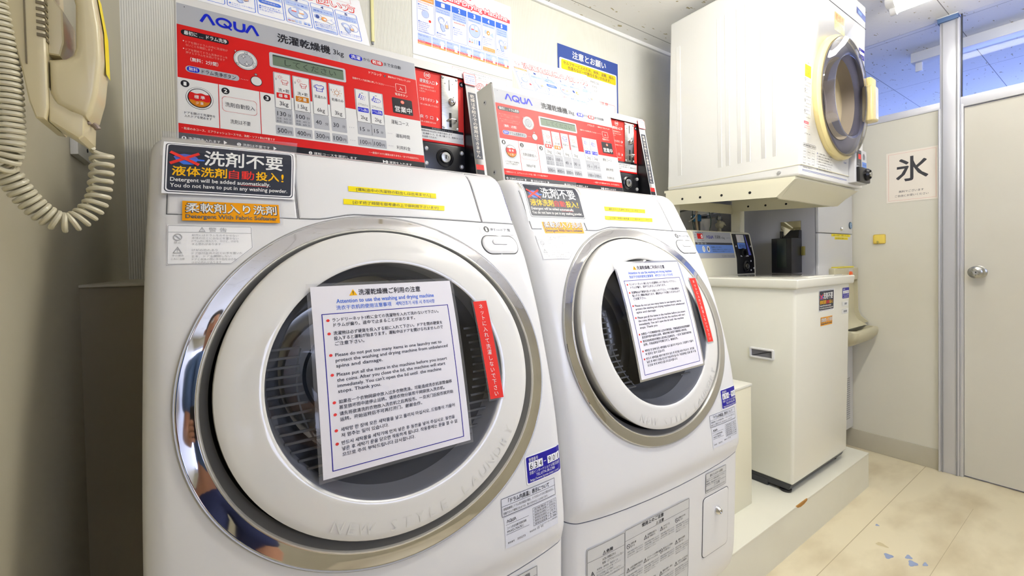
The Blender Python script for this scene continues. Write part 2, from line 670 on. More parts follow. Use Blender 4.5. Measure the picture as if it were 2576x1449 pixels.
# raised plinth under the machines
b = MB()
b.box(XL, 0.725, 0, 2.53, YW, 0.158, PLINTH)
b.box(XL, 0.7235, 0.157, 2.5315, YW, 0.163, PLINTH, 0.0015)
WOOD = mat('chipped_particle_board', (172, 122, 52), 0.8)
P = [(1.765, .7228, .1628), (1.80, .7228, .1628), (1.86, .7228, .1628), (1.855, .7228, .157), (1.83, .7228, .152), (1.80, .7228, .151), (1.775, .7228, .156)]
b.add(P, [tuple(range(7))], WOOD)
b.add([(x, 0.7228 + .004, .16335) for x, y, z in P[:3]] + [(1.86, .7226, .16335), (1.765, .7226, .16335)], [(0, 1, 2, 3, 4)], WOOD)
b.lathe([(.0035, 0), (.0035, .0006)], (2.39, .80, .1629), (0, 0, 1), BLACKG, 10, caps=(False, True))
o = struct(b.build('trim_3'))
# wall behind the photographer, with its window opening
b = MB()
for x0, x1, z0, z1 in ((XL - .1, -0.25, 0, CZ), (1.35, XE + .1, 0, CZ), (-0.25, 1.35, 0, 1.12), (-0.25, 1.35, 2.12, CZ)):
    b.box(x0, YF - 0.1, z0, x1, YF, z1, PAINT)
struct(b.build('wall_front', ang=0))
b = MB()
for x0, x1, z0, z1 in ((-.25, -.2, 1.12, 2.12), (1.3, 1.35, 1.12, 2.12), (.53, .57, 1.12, 2.12), (-.2, 1.3, 1.12, 1.16), (-.2, 1.3, 2.08, 2.12)):
    b.box(x0, YF - .04, z0, x1, YF + .01, z1, ALU)
struct(b.build('window_1', ang=0))
# partition with door towards the next room
YC0, YC1 = 0.498, 0.569
b = MB()
b.box(XP, YC1, 0, XP + .04, YW, 1.829, PART)
struct(b.build('wall_right', ang=0))
b = MB()
b.box(XP - .012, YC0, 0, XP + .05, YC1, CZ - .02, ALU, .004)
b.box(XP - .016, YC0 + .008, 0, XP - .011, YC0 + .013, CZ - .022, GREY)
b.box(XP - .016, YC1 - .012, 0, XP - .011, YC1 - .008, CZ - .022, GREY)
b.box(XP - .020, YC1 - .004, 0, XP - .006, YC1 + .004, 1.83, ALU, .002)
b.box(XP - .010, YC0 - .012, 0, XP + .05, YC0, 1.832, ALU, .002)
struct(b.build('trim_4'))
b = MB()
b.box(XP - .004, YC1, 1.829, XP + .045, YW, 1.866, ALU, .003)
struct(b.build('trim_5'))
b = MB()
b.box(XP - .008, -1.75, 1.820, XP + .05, YC0, 1.869, mat('bright_aluminium', (226, 227, 232), 0.3, metal=0.2), .004)
struct(b.build('trim_6'))
b = MB()
b.box(XP + .004, -0.34, 0.008, XP + .04, YC0 - .013, 1.817, DOORM)
o = struct(b.build('door_1', ang=0))
o['label'] = 'pale grey board door with round metal knob'
b = MB()
b.lathe([(.030, 0), (.030, .004), (.024, .008), (.013, .012), (.012, .030), (.020, .036), (.0285, .044), (.030, .054), (.027, .063), (.018, .068), (.010, .069)], (XP + .004, .437, 1.015), (-1, 0, 0), STEEL, 40)
b.lathe([(.010, .069), (.009, .066), (.004, .066), (.0, .066)], (XP + .004, .437, 1.015), (-1, 0, 0), SILVER, 24)
b.box(XP - .0655, .4355, 1.012, XP - .062, .4385, 1.018, BLACKG)
k = b.build('door_knob', o, ang=50)
b = MB()
b.box(XP + .004, -1.75, 0, XP + .04, -0.34, 1.82, PART)
struct(b.build('wall_right_front', ang=0))
# glazed strip over the partition
for i, (y0, y1, z0) in enumerate(((YC1, YW, 1.866), (-1.75, YC0, 1.869))):
    b = MB()
    b.box(XP + .018, y0, z0, XP + .022, y1, CZ, PANE)
    b.box(XP + .014, y1 - .004 if i else y0, z0, XP + .026, y1 if i else y0 + .004, CZ, DGREY)
    struct(b.build('window_%d' % (i + 2), ang=0))
b = MB()
b.box(XP - .007, YC1 + .004, 0, XP, YW, .104, noise_mat('skirting_board_vinyl', (192, 187, 168), (176, 170, 148), 3, 0.5, .45, .8), .002)
struct(b.build('baseboard_right'))
# next room
b = MB()
for y0, y1, z0, z1 in ((YF, -1.5, 0, CZ), (1.1, YW, 0, CZ), (-1.5, 1.1, 0, .85), (-1.5, 1.1, 2.1, CZ)):
    b.box(XE, y0, z0, XE + .1, y1, z1, PAINT)
struct(b.build('wall_next_room', ang=0))
# blue cap bracket and putty where the aluminium post meets the ceiling
t = tag(None or bpy.data.objects.new('post_bracket', None), 'blue masking tape wrapped bracket on top of the aluminium post', 'bracket')
COL.objects.link(t)
t.location = (XP, .53, CZ)
b = MB()
b.box(XP - .026, YC0 + .004, CZ - .026, XP + .03, YC1 + .006, CZ - .004, mat('blue_tape', (84, 112, 156), 0.5), .002)
b.build('tape', t, t.location)
b = MB()
b.box(XP - .028, YC0 + .002, CZ - .0045, XP + .032, YC1 + .008, CZ, ALU, .001)
b.build('plate', t, t.location)

# ------------------------------------------------------------------ ceiling lamps
LAMPW = mat('lamp_housing', (245, 245, 242), 0.35)


def batten(name, label, x, y0, y1, along_x, power, cols, drop=.12):
    cx, cy = ((y0 + y1) / 2, x) if along_x else (x, (y0 + y1) / 2)
    t = thing(name, label, 'ceiling light', (cx, cy, CZ))
    L = y1 - y0
    f = (lambda a, c, z: (cx + a, cy + c, z)) if along_x else (lambda a, c, z: (cx + c, cy + a, z))
    b = MB()
    for s in (-1, 1):
        b.lathe([(.0, 0), (.055, 0), (.058, .004), (.058, .030)], f(s * (L / 2), 0, CZ - .030), f(-s, 0, 0) if False else ((-s, 0, 0) if along_x else (0, -s, 0)), LAMPW, 32, sy=.5, sx=1.0, right=((0, 1, 0) if along_x else (1, 0, 0)))
    p0, p1 = f(-L / 2 + .01, -.028, CZ - .012), f(L / 2 - .01, .028, CZ)
    b.box(min(p0[0], p1[0]), min(p0[1], p1[1]), CZ - .012, max(p0[0], p1[0]), max(p0[1], p1[1]), CZ, LAMPW, .002)
    b.build('housing', t, t.location)
    b = MB()
    pts = [f(-L / 2 + .03 + (L - .06) * k / 6, 0, CZ - drop) for k in range(7)]
    g = mat(name + '_glow_%d' % int(power * 10), (int(255 * cols[0]), int(255 * cols[1]), int(255 * cols[2])), .4, emit=power / (math.pi * 2 * math.pi * .015 * (L - .06)))
    b.tube(pts, .015, g, 12)
    b.build('tube', t, t.location)
    for s in (-1, 1):
        b = MB()
        b.lathe([(.0, 0), (.020, 0), (.022, .003), (.022, .022), (.018, .024)], f(s * (L / 2 - .008), 0, CZ - drop), (-s, 0, 0) if along_x else (0, -s, 0), LAMPW, 24)
        p = f(s * (L / 2 - .018), 0, CZ - .03)
        b.box(p[0] - .010, p[1] - .010, CZ - drop, p[0] + .010, p[1] + .010, CZ - .02, LAMPW, .003)
        b.build('tube_holder', t, t.location)
    return t


batten('ceiling_light', 'lit white ceiling lamp with rounded end beside the tumble dryer', 2.56, -.56, .655, False, 5.5, (1.0, .985, .95), .062)
batten('ceiling_light', 'long lit ceiling lamp above the aisle in front of the machines', .24, .85, 1.75, True, 23, (1.0, .985, .95))
# unlit batten with a lamp holder in the next room
t = thing('ceiling_light', 'unlit white lamp batten seen through the glass over the partition', 'ceiling light', (3.4, .1, CZ))
b = MB()
b.box(3.36, -1.2, CZ - .055, 3.45, .760, CZ, LAMPW, .004)
b.build('housing', t, t.location)
b = MB()
b.box(3.385, .715, CZ - .105, 3.405, .745, CZ - .055, LAMPW, .004)
b.build('lamp_holder', t, t.location)

# ------------------------------------------------------------------ drum washer-dryers
PR = [(.163, .715), (.175, .69), (.19, .672), (.21, .655), (.257, .643), (.374, .637), (.509, .633), (.552, .632), (.566, .629), (.58, .6245), (.60, .6238), (.63, .626), (.688, .631),
      (.736, .6365), (.805, .647), (.874, .662), (.963, .686), (1.019, .7035), (1.108, .738), (1.142, .756), (1.164, .7675), (1.19, .783), (1.22, .799), (1.252, .816), (1.28, .832),
      (1.295, .846), (1.306, .862), (1.3125, .88), (1.316, .91)]
XC, HW, RC = .234, .322, .028


def prof(z):
    # smooth interpolation of the front outline
    if z <= PR[0][0]:
        return PR[0][1]
    for i in range(len(PR) - 1):
        z0, y0 = PR[i]
        z1, y1 = PR[i + 1]
        if z <= z1:
            zm, ym = PR[max(i - 1, 0)]
            zp, yp = PR[min(i + 2, len(PR) - 1)]
            m0 = (y1 - ym) / (z1 - zm)
            m1 = (yp - y0) / (zp - z0)
            t = (z - z0) / (z1 - z0)
            h = z1 - z0
            return (2 * t ** 3 - 3 * t * t + 1) * y0 + (t ** 3 - 2 * t * t + t) * h * m0 + (-2 * t ** 3 + 3 * t * t) * y1 + (t ** 3 - t * t) * h * m1
    return PR[-1][1]


def corner(x):
    dx = min(abs(x - XC), HW)
    c = max(0.0, dx - (HW - RC))
    return RC - math.sqrt(max(0.0, RC * RC - c * c))


def bow(x):
    return .010 * (min(abs(x - XC), HW) / HW) ** 8


def surf(x, z):
    return prof(z) + bow(x) + corner(x)


def flank(x, z):
    return prof(z) + bow(x)


def on_front(off=0.0):
    return lambda x, y, h: (x / 1000, surf(x / 1000, y / 1000) - off - h, y / 1000)


def seam(x):
    return .536 + .021 * ((x - XC) / HW) ** 2


ZT = 1.195
RXO, RZO, ZC = .289, .268, .9215
L1 = Vector((XC, 1.0, .163))
TH2 = -.0218
M2 = Matrix.Rotation(TH2, 4, 'Z')
T2 = Vector((.65, .0186, 0))
L2 = M2 @ L1 + T2

m1 = thing('washer_dryer', 'white drum washer-dryer nearest the wall phone, asset sticker ending 901', 'washer dryer', L1, 'coin-operated drum washer-dryers')
m2 = thing('washer_dryer', 'white drum washer-dryer in the middle, asset sticker ending 911, beside the cream box', 'washer dryer', L2, 'coin-operated drum washer-dryers', TH2)

XS = sorted({round(XC + s * d, 5) for s in (-1, 1) for d in [0, .04, .08, .12, .16, .2, .23, .26, .28, .294, .299, .304, .308, .312, .315, .3175, .3195, .321, .322]})


def side_wall(b, zs_front, m, x):
    """flat flank from the front edge back to the rear"""
    P = [(x, surf(x, z), z) for z in zs_front]
    P += [(x, 1.33, zs_front[-1]), (x, 1.33, zs_front[0])]
    b.add(P, [tuple(range(len(P)))], m)


# lower panel
b = MB()
T = [0, .02, .05, .09, .14, .22, .32, .45, .6, .75, .88, .95, 1]
rows = []
for t_ in T:
    rows.append([(x, surf(x, .166 + (seam(x) - .002 - .166) * t_) + .001, .166 + (seam(x) - .002 - .166) * t_) for x in XS])
b.grid(rows, WHITE)
b.grid([rows[-1], [(x, y + .012, z) for x, y, z in rows[-1]]], WHITE)
for x in (XC - HW, XC + HW):
    side_wall(b, [.166 + (seam(x) - .002 - .166) * t_ for t_ in T], WHITE, x)
b.box(XC - HW + .02, .74, .163, XC + HW - .02, 1.32, .172, BLACK)
b.build('lower_panel', m1, L1)

# main front with the round opening, shoulders, top, flanks and back
b = MB()
bd = []
zl = [seam(XC + HW) + .001 + (ZT - seam(XC + HW) - .001) * k / 40 for k in range(41)]
for x in XS:
    bd.append((x, seam(x) + .001))
for z in zl[1:]:
    bd.append((XC + HW, z))
for x in XS[::-1][1:]:
    bd.append((x, ZT))
for z in zl[::-1][1:-1]:
    bd.append((XC - HW, z))
SS = [0, .15, .3, .45, .6, .72, .82, .88, .925, .955, .975, .99, 1]
G = []
for x, z in bd:
    a = math.atan2((z - ZC) / (RZO * .985), (x - XC) / (RXO * .985))
    ex, ez = XC + RXO * .985 * math.cos(a), ZC + RZO * .985 * math.sin(a)
    row = []
    for s_ in SS:
        px, pz = ex + (x - ex) * s_, ez + (z - ez) * s_
        row.append((px, surf(px, pz), pz))
    G.append(row)
G.append(G[0])
b.grid(G, WHITE)
zup = [ZT, 1.205, 1.22, 1.24, 1.26, 1.28, 1.288, 1.295, 1.300, 1.306, 1.310, 1.3125, 1.3145, 1.316]
path = [(prof(z), z) for z in zup] + [(.93, 1.317), (.96, 1.317), (1.1, 1.317), (1.33, 1.317)]
rows = []
for i, (y, z) in enumerate(path):
    y0, z0 = path[max(0, i - 1)]
    y1, z1 = path[min(len(path) - 1, i + 1)]
    d = Vector((y1 - y0, z1 - z0)).normalized()
    nin = Vector((d.y, -d.x))
    t_ = min(1, max(0, (z - ZT) / .10))
    nin = Vector((1, 0)).lerp(nin, t_).normalized()
    rows.append([(x, y + nin.x * (corner(x) + bow(x)), z + nin.y * corner(x)) for x in XS])
b.grid(rows, WHITE)
for k, x in ((0, XC - HW), (-1, XC + HW)):
    P = [(x, surf(x, z), z) for z in zl] + [r_[k] for r_ in rows[1:]] + [(x, 1.33, zl[0])]
    b.add(P, [tuple(range(len(P)))], WHITE)
b.quad((XC - HW, 1.33, .166), (XC + HW, 1.33, .166), (XC + HW, 1.33, 1.296), (XC - HW, 1.33, 1.296), WHITE)
b.build('cabinet', m1, L1)


def patch(name, x0, x1, z0, z1, h, parent, m=WHITE, rad=.008, outline=None, zbot=None, nx=24, nz=14, seam_w=.0011):
    """thin moulded cover lying on the front surface, with a dark joint around it"""
    b = MB()
    xs = [x0, x0 + .0012, x0 + .003] + [x0 + .003 + (x1 - x0 - .006) * k / nx for k in range(1, nx)] + [x1 - .003, x1 - .0012, x1]
    rows = []
    for j in range(nz + 5):
        row = []
        for i, x in enumerate(xs):
            zb = zbot(x) if zbot else z0
            ts = [0, .0012 / (z1 - zb), .003 / (z1 - zb)] + [.003 / (z1 - zb) + (1 - .006 / (z1 - zb)) * k / nz for k in range(1, nz)] + [1 - .003 / (z1 - zb), 1]
            ts = ts[:nz + 5]
            t_ = ts[min(j, len(ts) - 1)]
            e = min(i, len(xs) - 1 - i, j, len(ts) - 1 - j)
            hh = h * (0.0, .72, 1.0)[min(e, 2)] if e < 2 else h
            z = zb + (z1 - zb) * t_
            row.append((x, surf(x, z) - hh, z))
        rows.append(row)
    b.grid(rows, m)
    # dark joint
    w = seam_w
    edge = [(x, (zbot(x) if zbot else z0)) for x in xs] + [(x1, z0 + (z1 - z0) * k / 12) for k in range(1, 12)] + [(x, z1) for x in xs[::-1]] + [(x0, z1 + (z0 - z1) * k / 12) for k in range(1, 12)]
    if zbot:
        edge = [(x, zbot(x)) for x in xs] + [(x1, zbot(x1) + (z1 - zbot(x1)) * k / 12) for k in range(1, 12)] + [(x, z1) for x in xs[::-1]] + [(x0, z1 + (zbot(x0) - z1) * k / 12) for k in range(1, 12)]
    cx, cz = (x0 + x1) / 2, (z0 + z1) / 2
    vs, fs = [], []
    for x, z in edge:
        vs.append((x, surf(x, z) - .0004, z))
        ox = w if x >= x1 - 1e-6 else (-w if x <= x0 + 1e-6 else 0)
        oz = w if z >= z1 - 1e-6 else (-w if (z <= (zbot(x) if zbot else z0) + 1e-6) else 0)
        vs.append((x + ox, surf(x + ox, z + oz) - .0004, z + oz))
    n = len(edge)
    for i in range(n):
        j = (i + 1) % n
        fs.append((2 * i, 2 * i + 1, 2 * j + 1, 2 * j))
    b.add(vs, fs, SEAM)
    return b.build(name, parent, L1, flip=False)


def zbot_drawer(x):
    # lower edge steps up over the door ring
    t_ = min(1, max(0, (x - .130) / .07))
    return 1.1805 + .0115 * (t_ * t_ * (3 - 2 * t_)) - .004 * max(0, (x - .3) / .157)


patch('detergent_cover', -.0625, .1045, 1.1805, 1.302, .0012, m1)
patch('drawer_front', .1075, .4555, 1.1805, 1.306, .0020, m1, zbot=zbot_drawer)
patch('end_cover', .4585, .543, 1.1880, 1.303, .0014, m1)

# door opening button
b = MB()


def oval(cx, cz, hx, hz, n=40):
    P = []
    r_ = hz
    for k in range(n):
        a = 2 * math.pi * k / n
        P.append((cx + (hx - r_) * (1 if math.cos(a) > 0 else -1) + r_ * math.cos(a), cz + r_ * math.sin(a)))
    return P


def stack(b, loops, m, cap=True):
    """skin a list of loops of 3D points; close the last"""
    n = len(loops[0])
    vs = [p for lp in loops for p in lp]
    fs = [(i * n + k, i * n + (k + 1) % n, (i + 1) * n + (k + 1) % n, (i + 1) * n + k) for i in range(len(loops) - 1) for k in range(n)]
    if cap:
        fs.append(tuple((len(loops) - 1) * n + k for k in range(n)))
    b.add(vs, fs, m)


def front_loop(P, off):
    return [(x, surf(x, z) - off, z) for x, z in P]


cx, cz = .4855, 1.1395
stack(b, [front_loop(oval(cx, cz, .0465, .0205), .0004), front_loop(oval(cx, cz, .0445, .019), .0004)], SEAM, cap=False)
stack(b, [front_loop(oval(cx, cz, .0445, .019), .0002), front_loop(oval(cx, cz, .044, .0185), .0022), front_loop(oval(cx, cz, .042, .017), .0032), front_loop(oval(cx, cz, .036, .011), .0036)], WHITE)
stack(b, [front_loop(oval(cx, cz + .006, .0205, .0058), .0030), front_loop(oval(cx, cz + .006, .0195, .0050), .0052), front_loop(oval(cx, cz + .006, .0185, .0042), .0058)], WHITE)
b.build('door_button', m1, L1)


# chrome ring round the door
def ell(d, off, n=160, rx=RXO, rz=RZO, cx=XC - .001, cz=ZC):
    P = []
    for k in range(n):
        a = 2 * math.pi * k / n
        x, z = cx + (rx - d) * math.cos(a), cz + (rz - d) * math.sin(a)
        P.append((x, flank(x, z) + off, z))
    return P


b = MB()
stack(b, [ell(-.0012, .003), ell(-.0008, -.0028), ell(.0008, -.0040), ell(.0022, -.0036)], SILVER, cap=False)
stack(b, [ell(.0022, -.0036), ell(.0032, -.0043), ell(.0036, -.0042), ell(.0044, -.00415), ell(.013, -.0036), ell(.0222, -.0031), ell(.0230, -.0030), ell(.0235, -.0031)], CHROME, cap=False)
stack(b, [ell(.0235, -.0031), ell(.0236, -.0033), ell(.0243, -.0050), ell(.0258, -.0050), ell(.0270, -.0020)], mat('bright_rim', (232, 230, 222), .2, metal=.5), cap=False)
stack(b, [ell(.0270, -.0020), ell(.0300, .003), ell(.0335, .009), ell(.0362, .0125)], mat('bevel_silver', (140, 140, 138), .35, metal=.5), cap=False)
stack(b, [ell(.0362, .0125), ell(.0368, .040), ell(.042, .050), ell(.060, .055)], BLACKG, cap=False)
b.build('door_ring', m1, L1)

# door: glossy white frame with a deep clear window
DX, DZ, DCX, DCZ = .2460, .2320, .2310, .9280


def dl(r_, off, n=128):
    return ell(0, off, n, DX * r_, DZ * r_, DCX, DCZ)


b = MB()
stack(b, [dl(.985, .050), dl(.992, .020), dl(.998, .000)], mat('door_edge_plastic', (205, 203, 196), .3), cap=False)
stack(b, [dl(.998, .000), dl(1.0, -.007), dl(.995, -.0115), dl(.985, -.0130), dl(.95, -.0148), dl(.90, -.0160), dl(.85, -.0170), dl(.80, -.0176), dl(.775, -.0176), dl(.765, -.0160), dl(.757, -.008), dl(.750, .010), dl(.742, .028)], WHITE2, cap=False)
EMB = mat('embossed_white', (226, 225, 218), .2, coat=.4)
# raised lettering round the lower right of the frame
word = 'NEW STYLE LAUNDRY'
a0, a1 = R(-118.5), R(-35.5)
for i, ch in enumerate(word):
    if ch == ' ':
        continue
    a = a0 + (a1 - a0) * i / (len(word) - 1)
    V, F = glyphs(ch)
    mx_ = (min(v[0] for v in V) + max(v[0] for v in V)) / 2
    cxx, czz = DCX + DX * .915 * math.cos(a), DCZ + DZ * .915 * math.sin(a)
    tx, tz = -math.sin(a), math.cos(a)
    lv = []
    for v in V:
        px_, pz_ = cxx + (v[0] - mx_) * .024 * tx + (v[1] - .36) * .024 * (-tz), czz + (v[0] - mx_) * .024 * tz + (v[1] - .36) * .024 * tx
        lv.append((px_, flank(px_, pz_) - .0163, pz_))
    b.add(lv, F, EMB)
door = b.build('door', m1, L1, ang=40)
b = MB()
stack(b, [dl(.76, -.0150), dl(.70, -.0170), dl(.6, -.0182), dl(.45, -.0192), dl(.3, -.0198), dl(.15, -.0201), dl(.04, -.0202)], CLEAR)
b.build('window', door, L1, flip=False)
b = MB()
RIB = mat('window_rib', (122, 122, 118), .5)
for k in range(15):
    z = .800 + k * .0128
    hx = DX * .752 * math.sqrt(max(0, 1 - ((z - DCZ) / (DZ * .752)) ** 2))
    for s_, ln in ((-1, .052 - .002 * abs(k - 7)), (1, .040)):
        xa = DCX + s_ * (hx - .001)
        xb = xa - s_ * ln
        y = flank((xa + xb) / 2, z) + .012
        b.box(min(xa, xb), y, z, max(xa, xb), y + .003, z + .0034, RIB)
for s_ in (-1,):
    for dx_ in (.036,):
        P = []
        for k in range(15):
            z = .800 + k * .0128
            hx = DX * .752 * math.sqrt(max(0, 1 - ((z - DCZ) / (DZ * .752)) ** 2))
            P.append((DCX - hx + dx_ + .004, flank(DCX - hx, z) + .014, z))
        b.tube(P, .0014, RIB, 6)
b.build('window_rib', door, L1)['kind'] = 'stuff'

# gasket and drum behind the window
b = MB()
stack(b, [dl(.745, .026), dl(.74, .032), dl(.70, .045), dl(.68, .060), dl(.685, .075), dl(.66, .090)], RUBBER, cap=False)
b.build('gasket', m1, L1)
b = MB()
ax = Vector((0, math.cos(R(15)), -math.sin(R(15))))
o_ = Vector((DCX, prof(DCZ) + .075, DCZ))
b.lathe([(.172, .0), (.176, .012), (.20, .018), (.222, .03), (.226, .05), (.226, .10), (.221, .105), (.221, .11), (.226, .115), (.226, .20), (.222, .215), (.2, .222), (.195, .226), (.17, .224), (.165, .219), (.14, .222), (.134, .227), (.10, .224), (.094, .216), (.06, .214), (.052, .20), (.03, .196), (.0, .194)], o_, ax, DRUM, 72)
for k in range(3):
    a = R(90 + 120 * k + 20)
    e1, e2 = Vector((1, 0, 0)), ax.cross(Vector((1, 0, 0)))
    c_ = o_ + (e1 * math.cos(a) + e2 * math.sin(a)) * .214
    b.tube([c_ + ax * h for h in (.03, .05, .12, .19, .215)], [.004, .020, .024, .020, .004], LGREY, 10)
b.build('drum', m1, L1)

# ---- coin box on top
KY = .2011


def py(z):
    return .916 + (z - 1.349) * KY


BX0, BX1, BZ0, BZ1 = -.058, .552, 1.312, 1.590
RX0, RX1, RZ1, RY = .3872, .5190, 1.5672, .9675
box = MB()
fq = lambda xa, xb, za, zb: box.quad((xa, py(za), za), (xb, py(za), za), (xb, py(zb), zb), (xa, py(zb), zb), BOXW)
fq(BX0 + .003, RX0, BZ0, BZ1 - .003)
fq(RX1, BX1 - .003, BZ0, BZ1 - .003)
fq(RX0, RX1, RZ1, BZ1 - .003)
yb, yt = py(BZ0), py(BZ1)
# rounded front arris and shell
for x0_, x1_ in ((BX0 + .003, BX0), (BX1 - .003, BX1)):
    box.quad((x0_, yb, BZ0), (x0_, py(BZ1 - .003), BZ1 - .003), (x1_, yt + .002, BZ1 - .004), (x1_, yb + .003, BZ0), BOXW)
    box.quad((x1_, yb + .003, BZ0), (x1_, yt + .002, BZ1 - .004), (x1_, 1.235, BZ1 - .004), (x1_, 1.235, BZ0), BOXW)
box.quad((BX0 + .003, py(BZ1 - .003), BZ1 - .003), (BX1 - .003, py(BZ1 - .003), BZ1 - .003), (BX1, yt + .003, BZ1), (BX0, yt + .003, BZ1), BOXW)
box.quad((BX0, yt + .003, BZ1), (BX1, yt + .003, BZ1), (BX1, 1.235, BZ1), (BX0, 1.235, BZ1), BOXW)
box.quad((BX0, 1.235, BZ0), (BX1, 1.235, BZ0), (BX1, 1.235, BZ1), (BX0, 1.235, BZ1), BOXW)
for x in (BX0, BX1):
    box.quad((x, yt + .002, BZ1 - .004), (x, yt + .003, BZ1), (x, 1.235, BZ1), (x, 1.235, BZ1 - .004), BOXW)
# recess walls
for x in (RX0, RX1):
    box.quad((x, py(BZ0), BZ0), (x, RY, BZ0), (x, RY, RZ1), (x, py(RZ1), RZ1), BLACK)
box.quad((RX0, py(RZ1), RZ1), (RX1, py(RZ1), RZ1), (RX1, RY, RZ1), (RX0, RY, RZ1), BLACK)
box.quad((RX0, RY, BZ0), (RX1, RY, BZ0), (RX1, RY, RZ1), (RX0, RY, RZ1), BLACK)
# screws on the left flank
for zz, yy in ((1.545, 1.0), (1.345, .955)):
    box.lathe([(.006, .0), (.006, .0015), (.003, .002), (.0, .001)], (BX0, yy, zz), (-1, 0, 0), LGREY, 16)
    box.lathe([(.0025, .0022), (.0, .0022)], (BX0, yy, zz), (-1, 0, 0), BLACKG, 10)
cbox = box.build('coin_box', m1, L1, ang=20)

s = Sign()
PX0, PX1 = -54, 386.5
s.rect(PX0, 1532.2, PX1, 1573.3, 'g', 0)
s.rect(PX0, 1332, PX1, 1532.2, 'r', 0)
s.rect(PX0, 1313, PX1, 1332, 'k', 0)
s.rect(PX0, 1348.5, 91.8, 1431.8, 'c', 1)
s.rect(91.8, 1348.5, PX1, 1405, 'c', 1)
s.rect(221, 1405, PX1, 1431, 'c', 1)
for x in (120.9, 154.5, 187.1):
    s.rect(x + .6, 1405, x + 5.2, 1431, 'c', 1)
# brand lettering
def brandmark(s, x0, z0, w, h, c, L=2, t=4.6):
    k = w / 91.0
    P = lambda pts: [(x0 + a * k, z0 + q / 20.0 * h) for a, q in pts]
    arch = [(0, 0), (6.2, 15), (8.0, 17.6), (10.5, 18.2), (13, 17.6), (14.8, 15), (21.5, 0)]
    s.line(P([(2, 1), (8.3, 15), (9.6, 16.8), (11.2, 17.5), (12.8, 16.8), (14.2, 15), (21.5, 0)]), t * k, c, L)
    n = 26
    s.line([(x0 + (36.5 + 10.6 * math.cos(2 * math.pi * i / n)) * k, z0 + (9.6 + 8.2 * math.sin(2 * math.pi * i / n)) / 20 * h) for i in range(n)], t * k * .92, c, L, True)
    s.line(P([(36.5, 8), (39.5, 5.6), (48.5, -1.5)]), t * k * .7, c, L)
    s.line(P([(53.5, 18.5), (53.5, 7.5), (54.6, 3.6), (57.5, 1.6), (61, 1.2), (64.5, 1.6), (67.4, 3.6), (68.5, 7.5), (68.5, 18.5)]), t * k, c, L)
    s.line(P([(71.5, 1), (78, 15), (79.3, 16.8), (80.9, 17.5), (82.5, 16.8), (83.9, 15), (91, 0)]), t * k, c, L)


brandmark(s, -21.2, 1546, 91, 19.6, 'b')
s.text('洗濯乾燥機', 103, 1544.5, 200, 18.2, 'k', 2, .018)
s.text('3kg', 206, 1547.2, 227.2, 11.6, 'k')
s.rr(238.2, 1545.8, 265.6, 1557.6, 5.8, 'b').text('洗濯', 242, 1547.4, 261.6, 8.8, 'w', 3, .01)
s.text('から', 268, 1549, 282, 7.6, 'k')
s.rr(284, 1545.8, 310.9, 1557.2, 5.6, 'r').text('乾燥', 287.5, 1547.4, 307.5, 8.6, 'w', 3, .01)
s.text('まで全自動', 313.2, 1549, 352, 8.4, 'k')
s.circ(-42.8, 1567.8, .8, 'k', 2)
s.rr(-48.5, 1512.8, 22.1, 1524, 5.5, 'k').text('最初に … ドラム洗浄', -44, 1514.4, 19, 8.0, 'w', 3, .012)
for z in (1500.5, 1486):
    s.circ(-45, z + 1.6, .9, 'w')
s.text('ドアを開けドラムの中に洗濯物が', -42, 1498.7, 19.8, 4.8, 'u').text('ないことを確認します', -42, 1493.0, -2.7, 4.8, 'u')
s.text('ドアを閉めてドラム洗浄ボタンを', -42, 1484.4, 19, 4.8, 'u').text('押すとドラムを水洗いできます', -42, 1478.8, 15, 4.8, 'u')
s.text('（無料：2分間）', -35.8, 1465.6, 4.6, 7.8, 'w', 2, .01)
s.rr(-43, 1444.6, 36.2, 1456.8, 6, 'g').rr(-41, 1445.8, -23, 1455.6, 4.8, 'b', 2).text('無料', -38.4, 1447, -25.6, 7.4, 'w', 3).text('ドラム洗浄ボタン', -19.8, 1446.2, 30.5, 8.6, 'k', 3)
s.dots([(39 + 2.6 * i, 1450.4) for i in range(5)], .55, 'w')
# drum drawing
s.circ(47.3, 1490, 19.2, 'k', 1, 19.6, 36).circ(47.3, 1490, 18.6, 'c', 2, 19.0, 36).ring(47.3, 1490, 17.2, .5, 'd', 3, 17.6, 36).circ(47.3, 1490, 12.4, 'd', 3, 12.6, 30).circ(47.3, 1490, 11.8, 'g', 4, 12.0, 30)
for sx_, sz_, q in ((44, 1496, 5.4), (49, 1482, 6), (56, 1498, 3.6), (60.5, 1487, 3.6), (31.6, 1504, 3)):
    s.poly([(sx_, sz_ + q), (sx_ + q * .2, sz_ + q * .2), (sx_ + q * .8, sz_), (sx_ + q * .2, sz_ - q * .2), (sx_, sz_ - q), (sx_ - q * .2, sz_ - q * .2), (sx_ - q * .8, sz_), (sx_ - q * .2, sz_ + q * .2)], 'd', 5)
    s.poly([(sx_, sz_ + q * .7), (sx_ + q * .13, sz_ + q * .13), (sx_ + q * .5, sz_), (sx_ + q * .13, sz_ - q * .13), (sx_, sz_ - q * .7), (sx_ - q * .13, sz_ - q * .13), (sx_ - q * .5, sz_), (sx_ - q * .13, sz_ + q * .13)], 'w', 6)
for bx, bz in ((48.5, 1504), (34.5, 1480), (61, 1480)):
    s.line([(bx - 2, bz - 1.6), (bx + 2, bz - 1.6), (bx + 2.3, bz + 1.6), (bx - 2.3, bz + 1.6)], .5, 'd', 5, True)
s.circ(63, 1465, 2.5, 'k', 1).circ(63, 1465, 1.9, 'a', 2)
s.circ(63.2, 1451.6, 9.6, 'k', 1, 9.9, 28).circ(63.4, 1451.8, 8.5, 'x', 2, 8.8, 28)
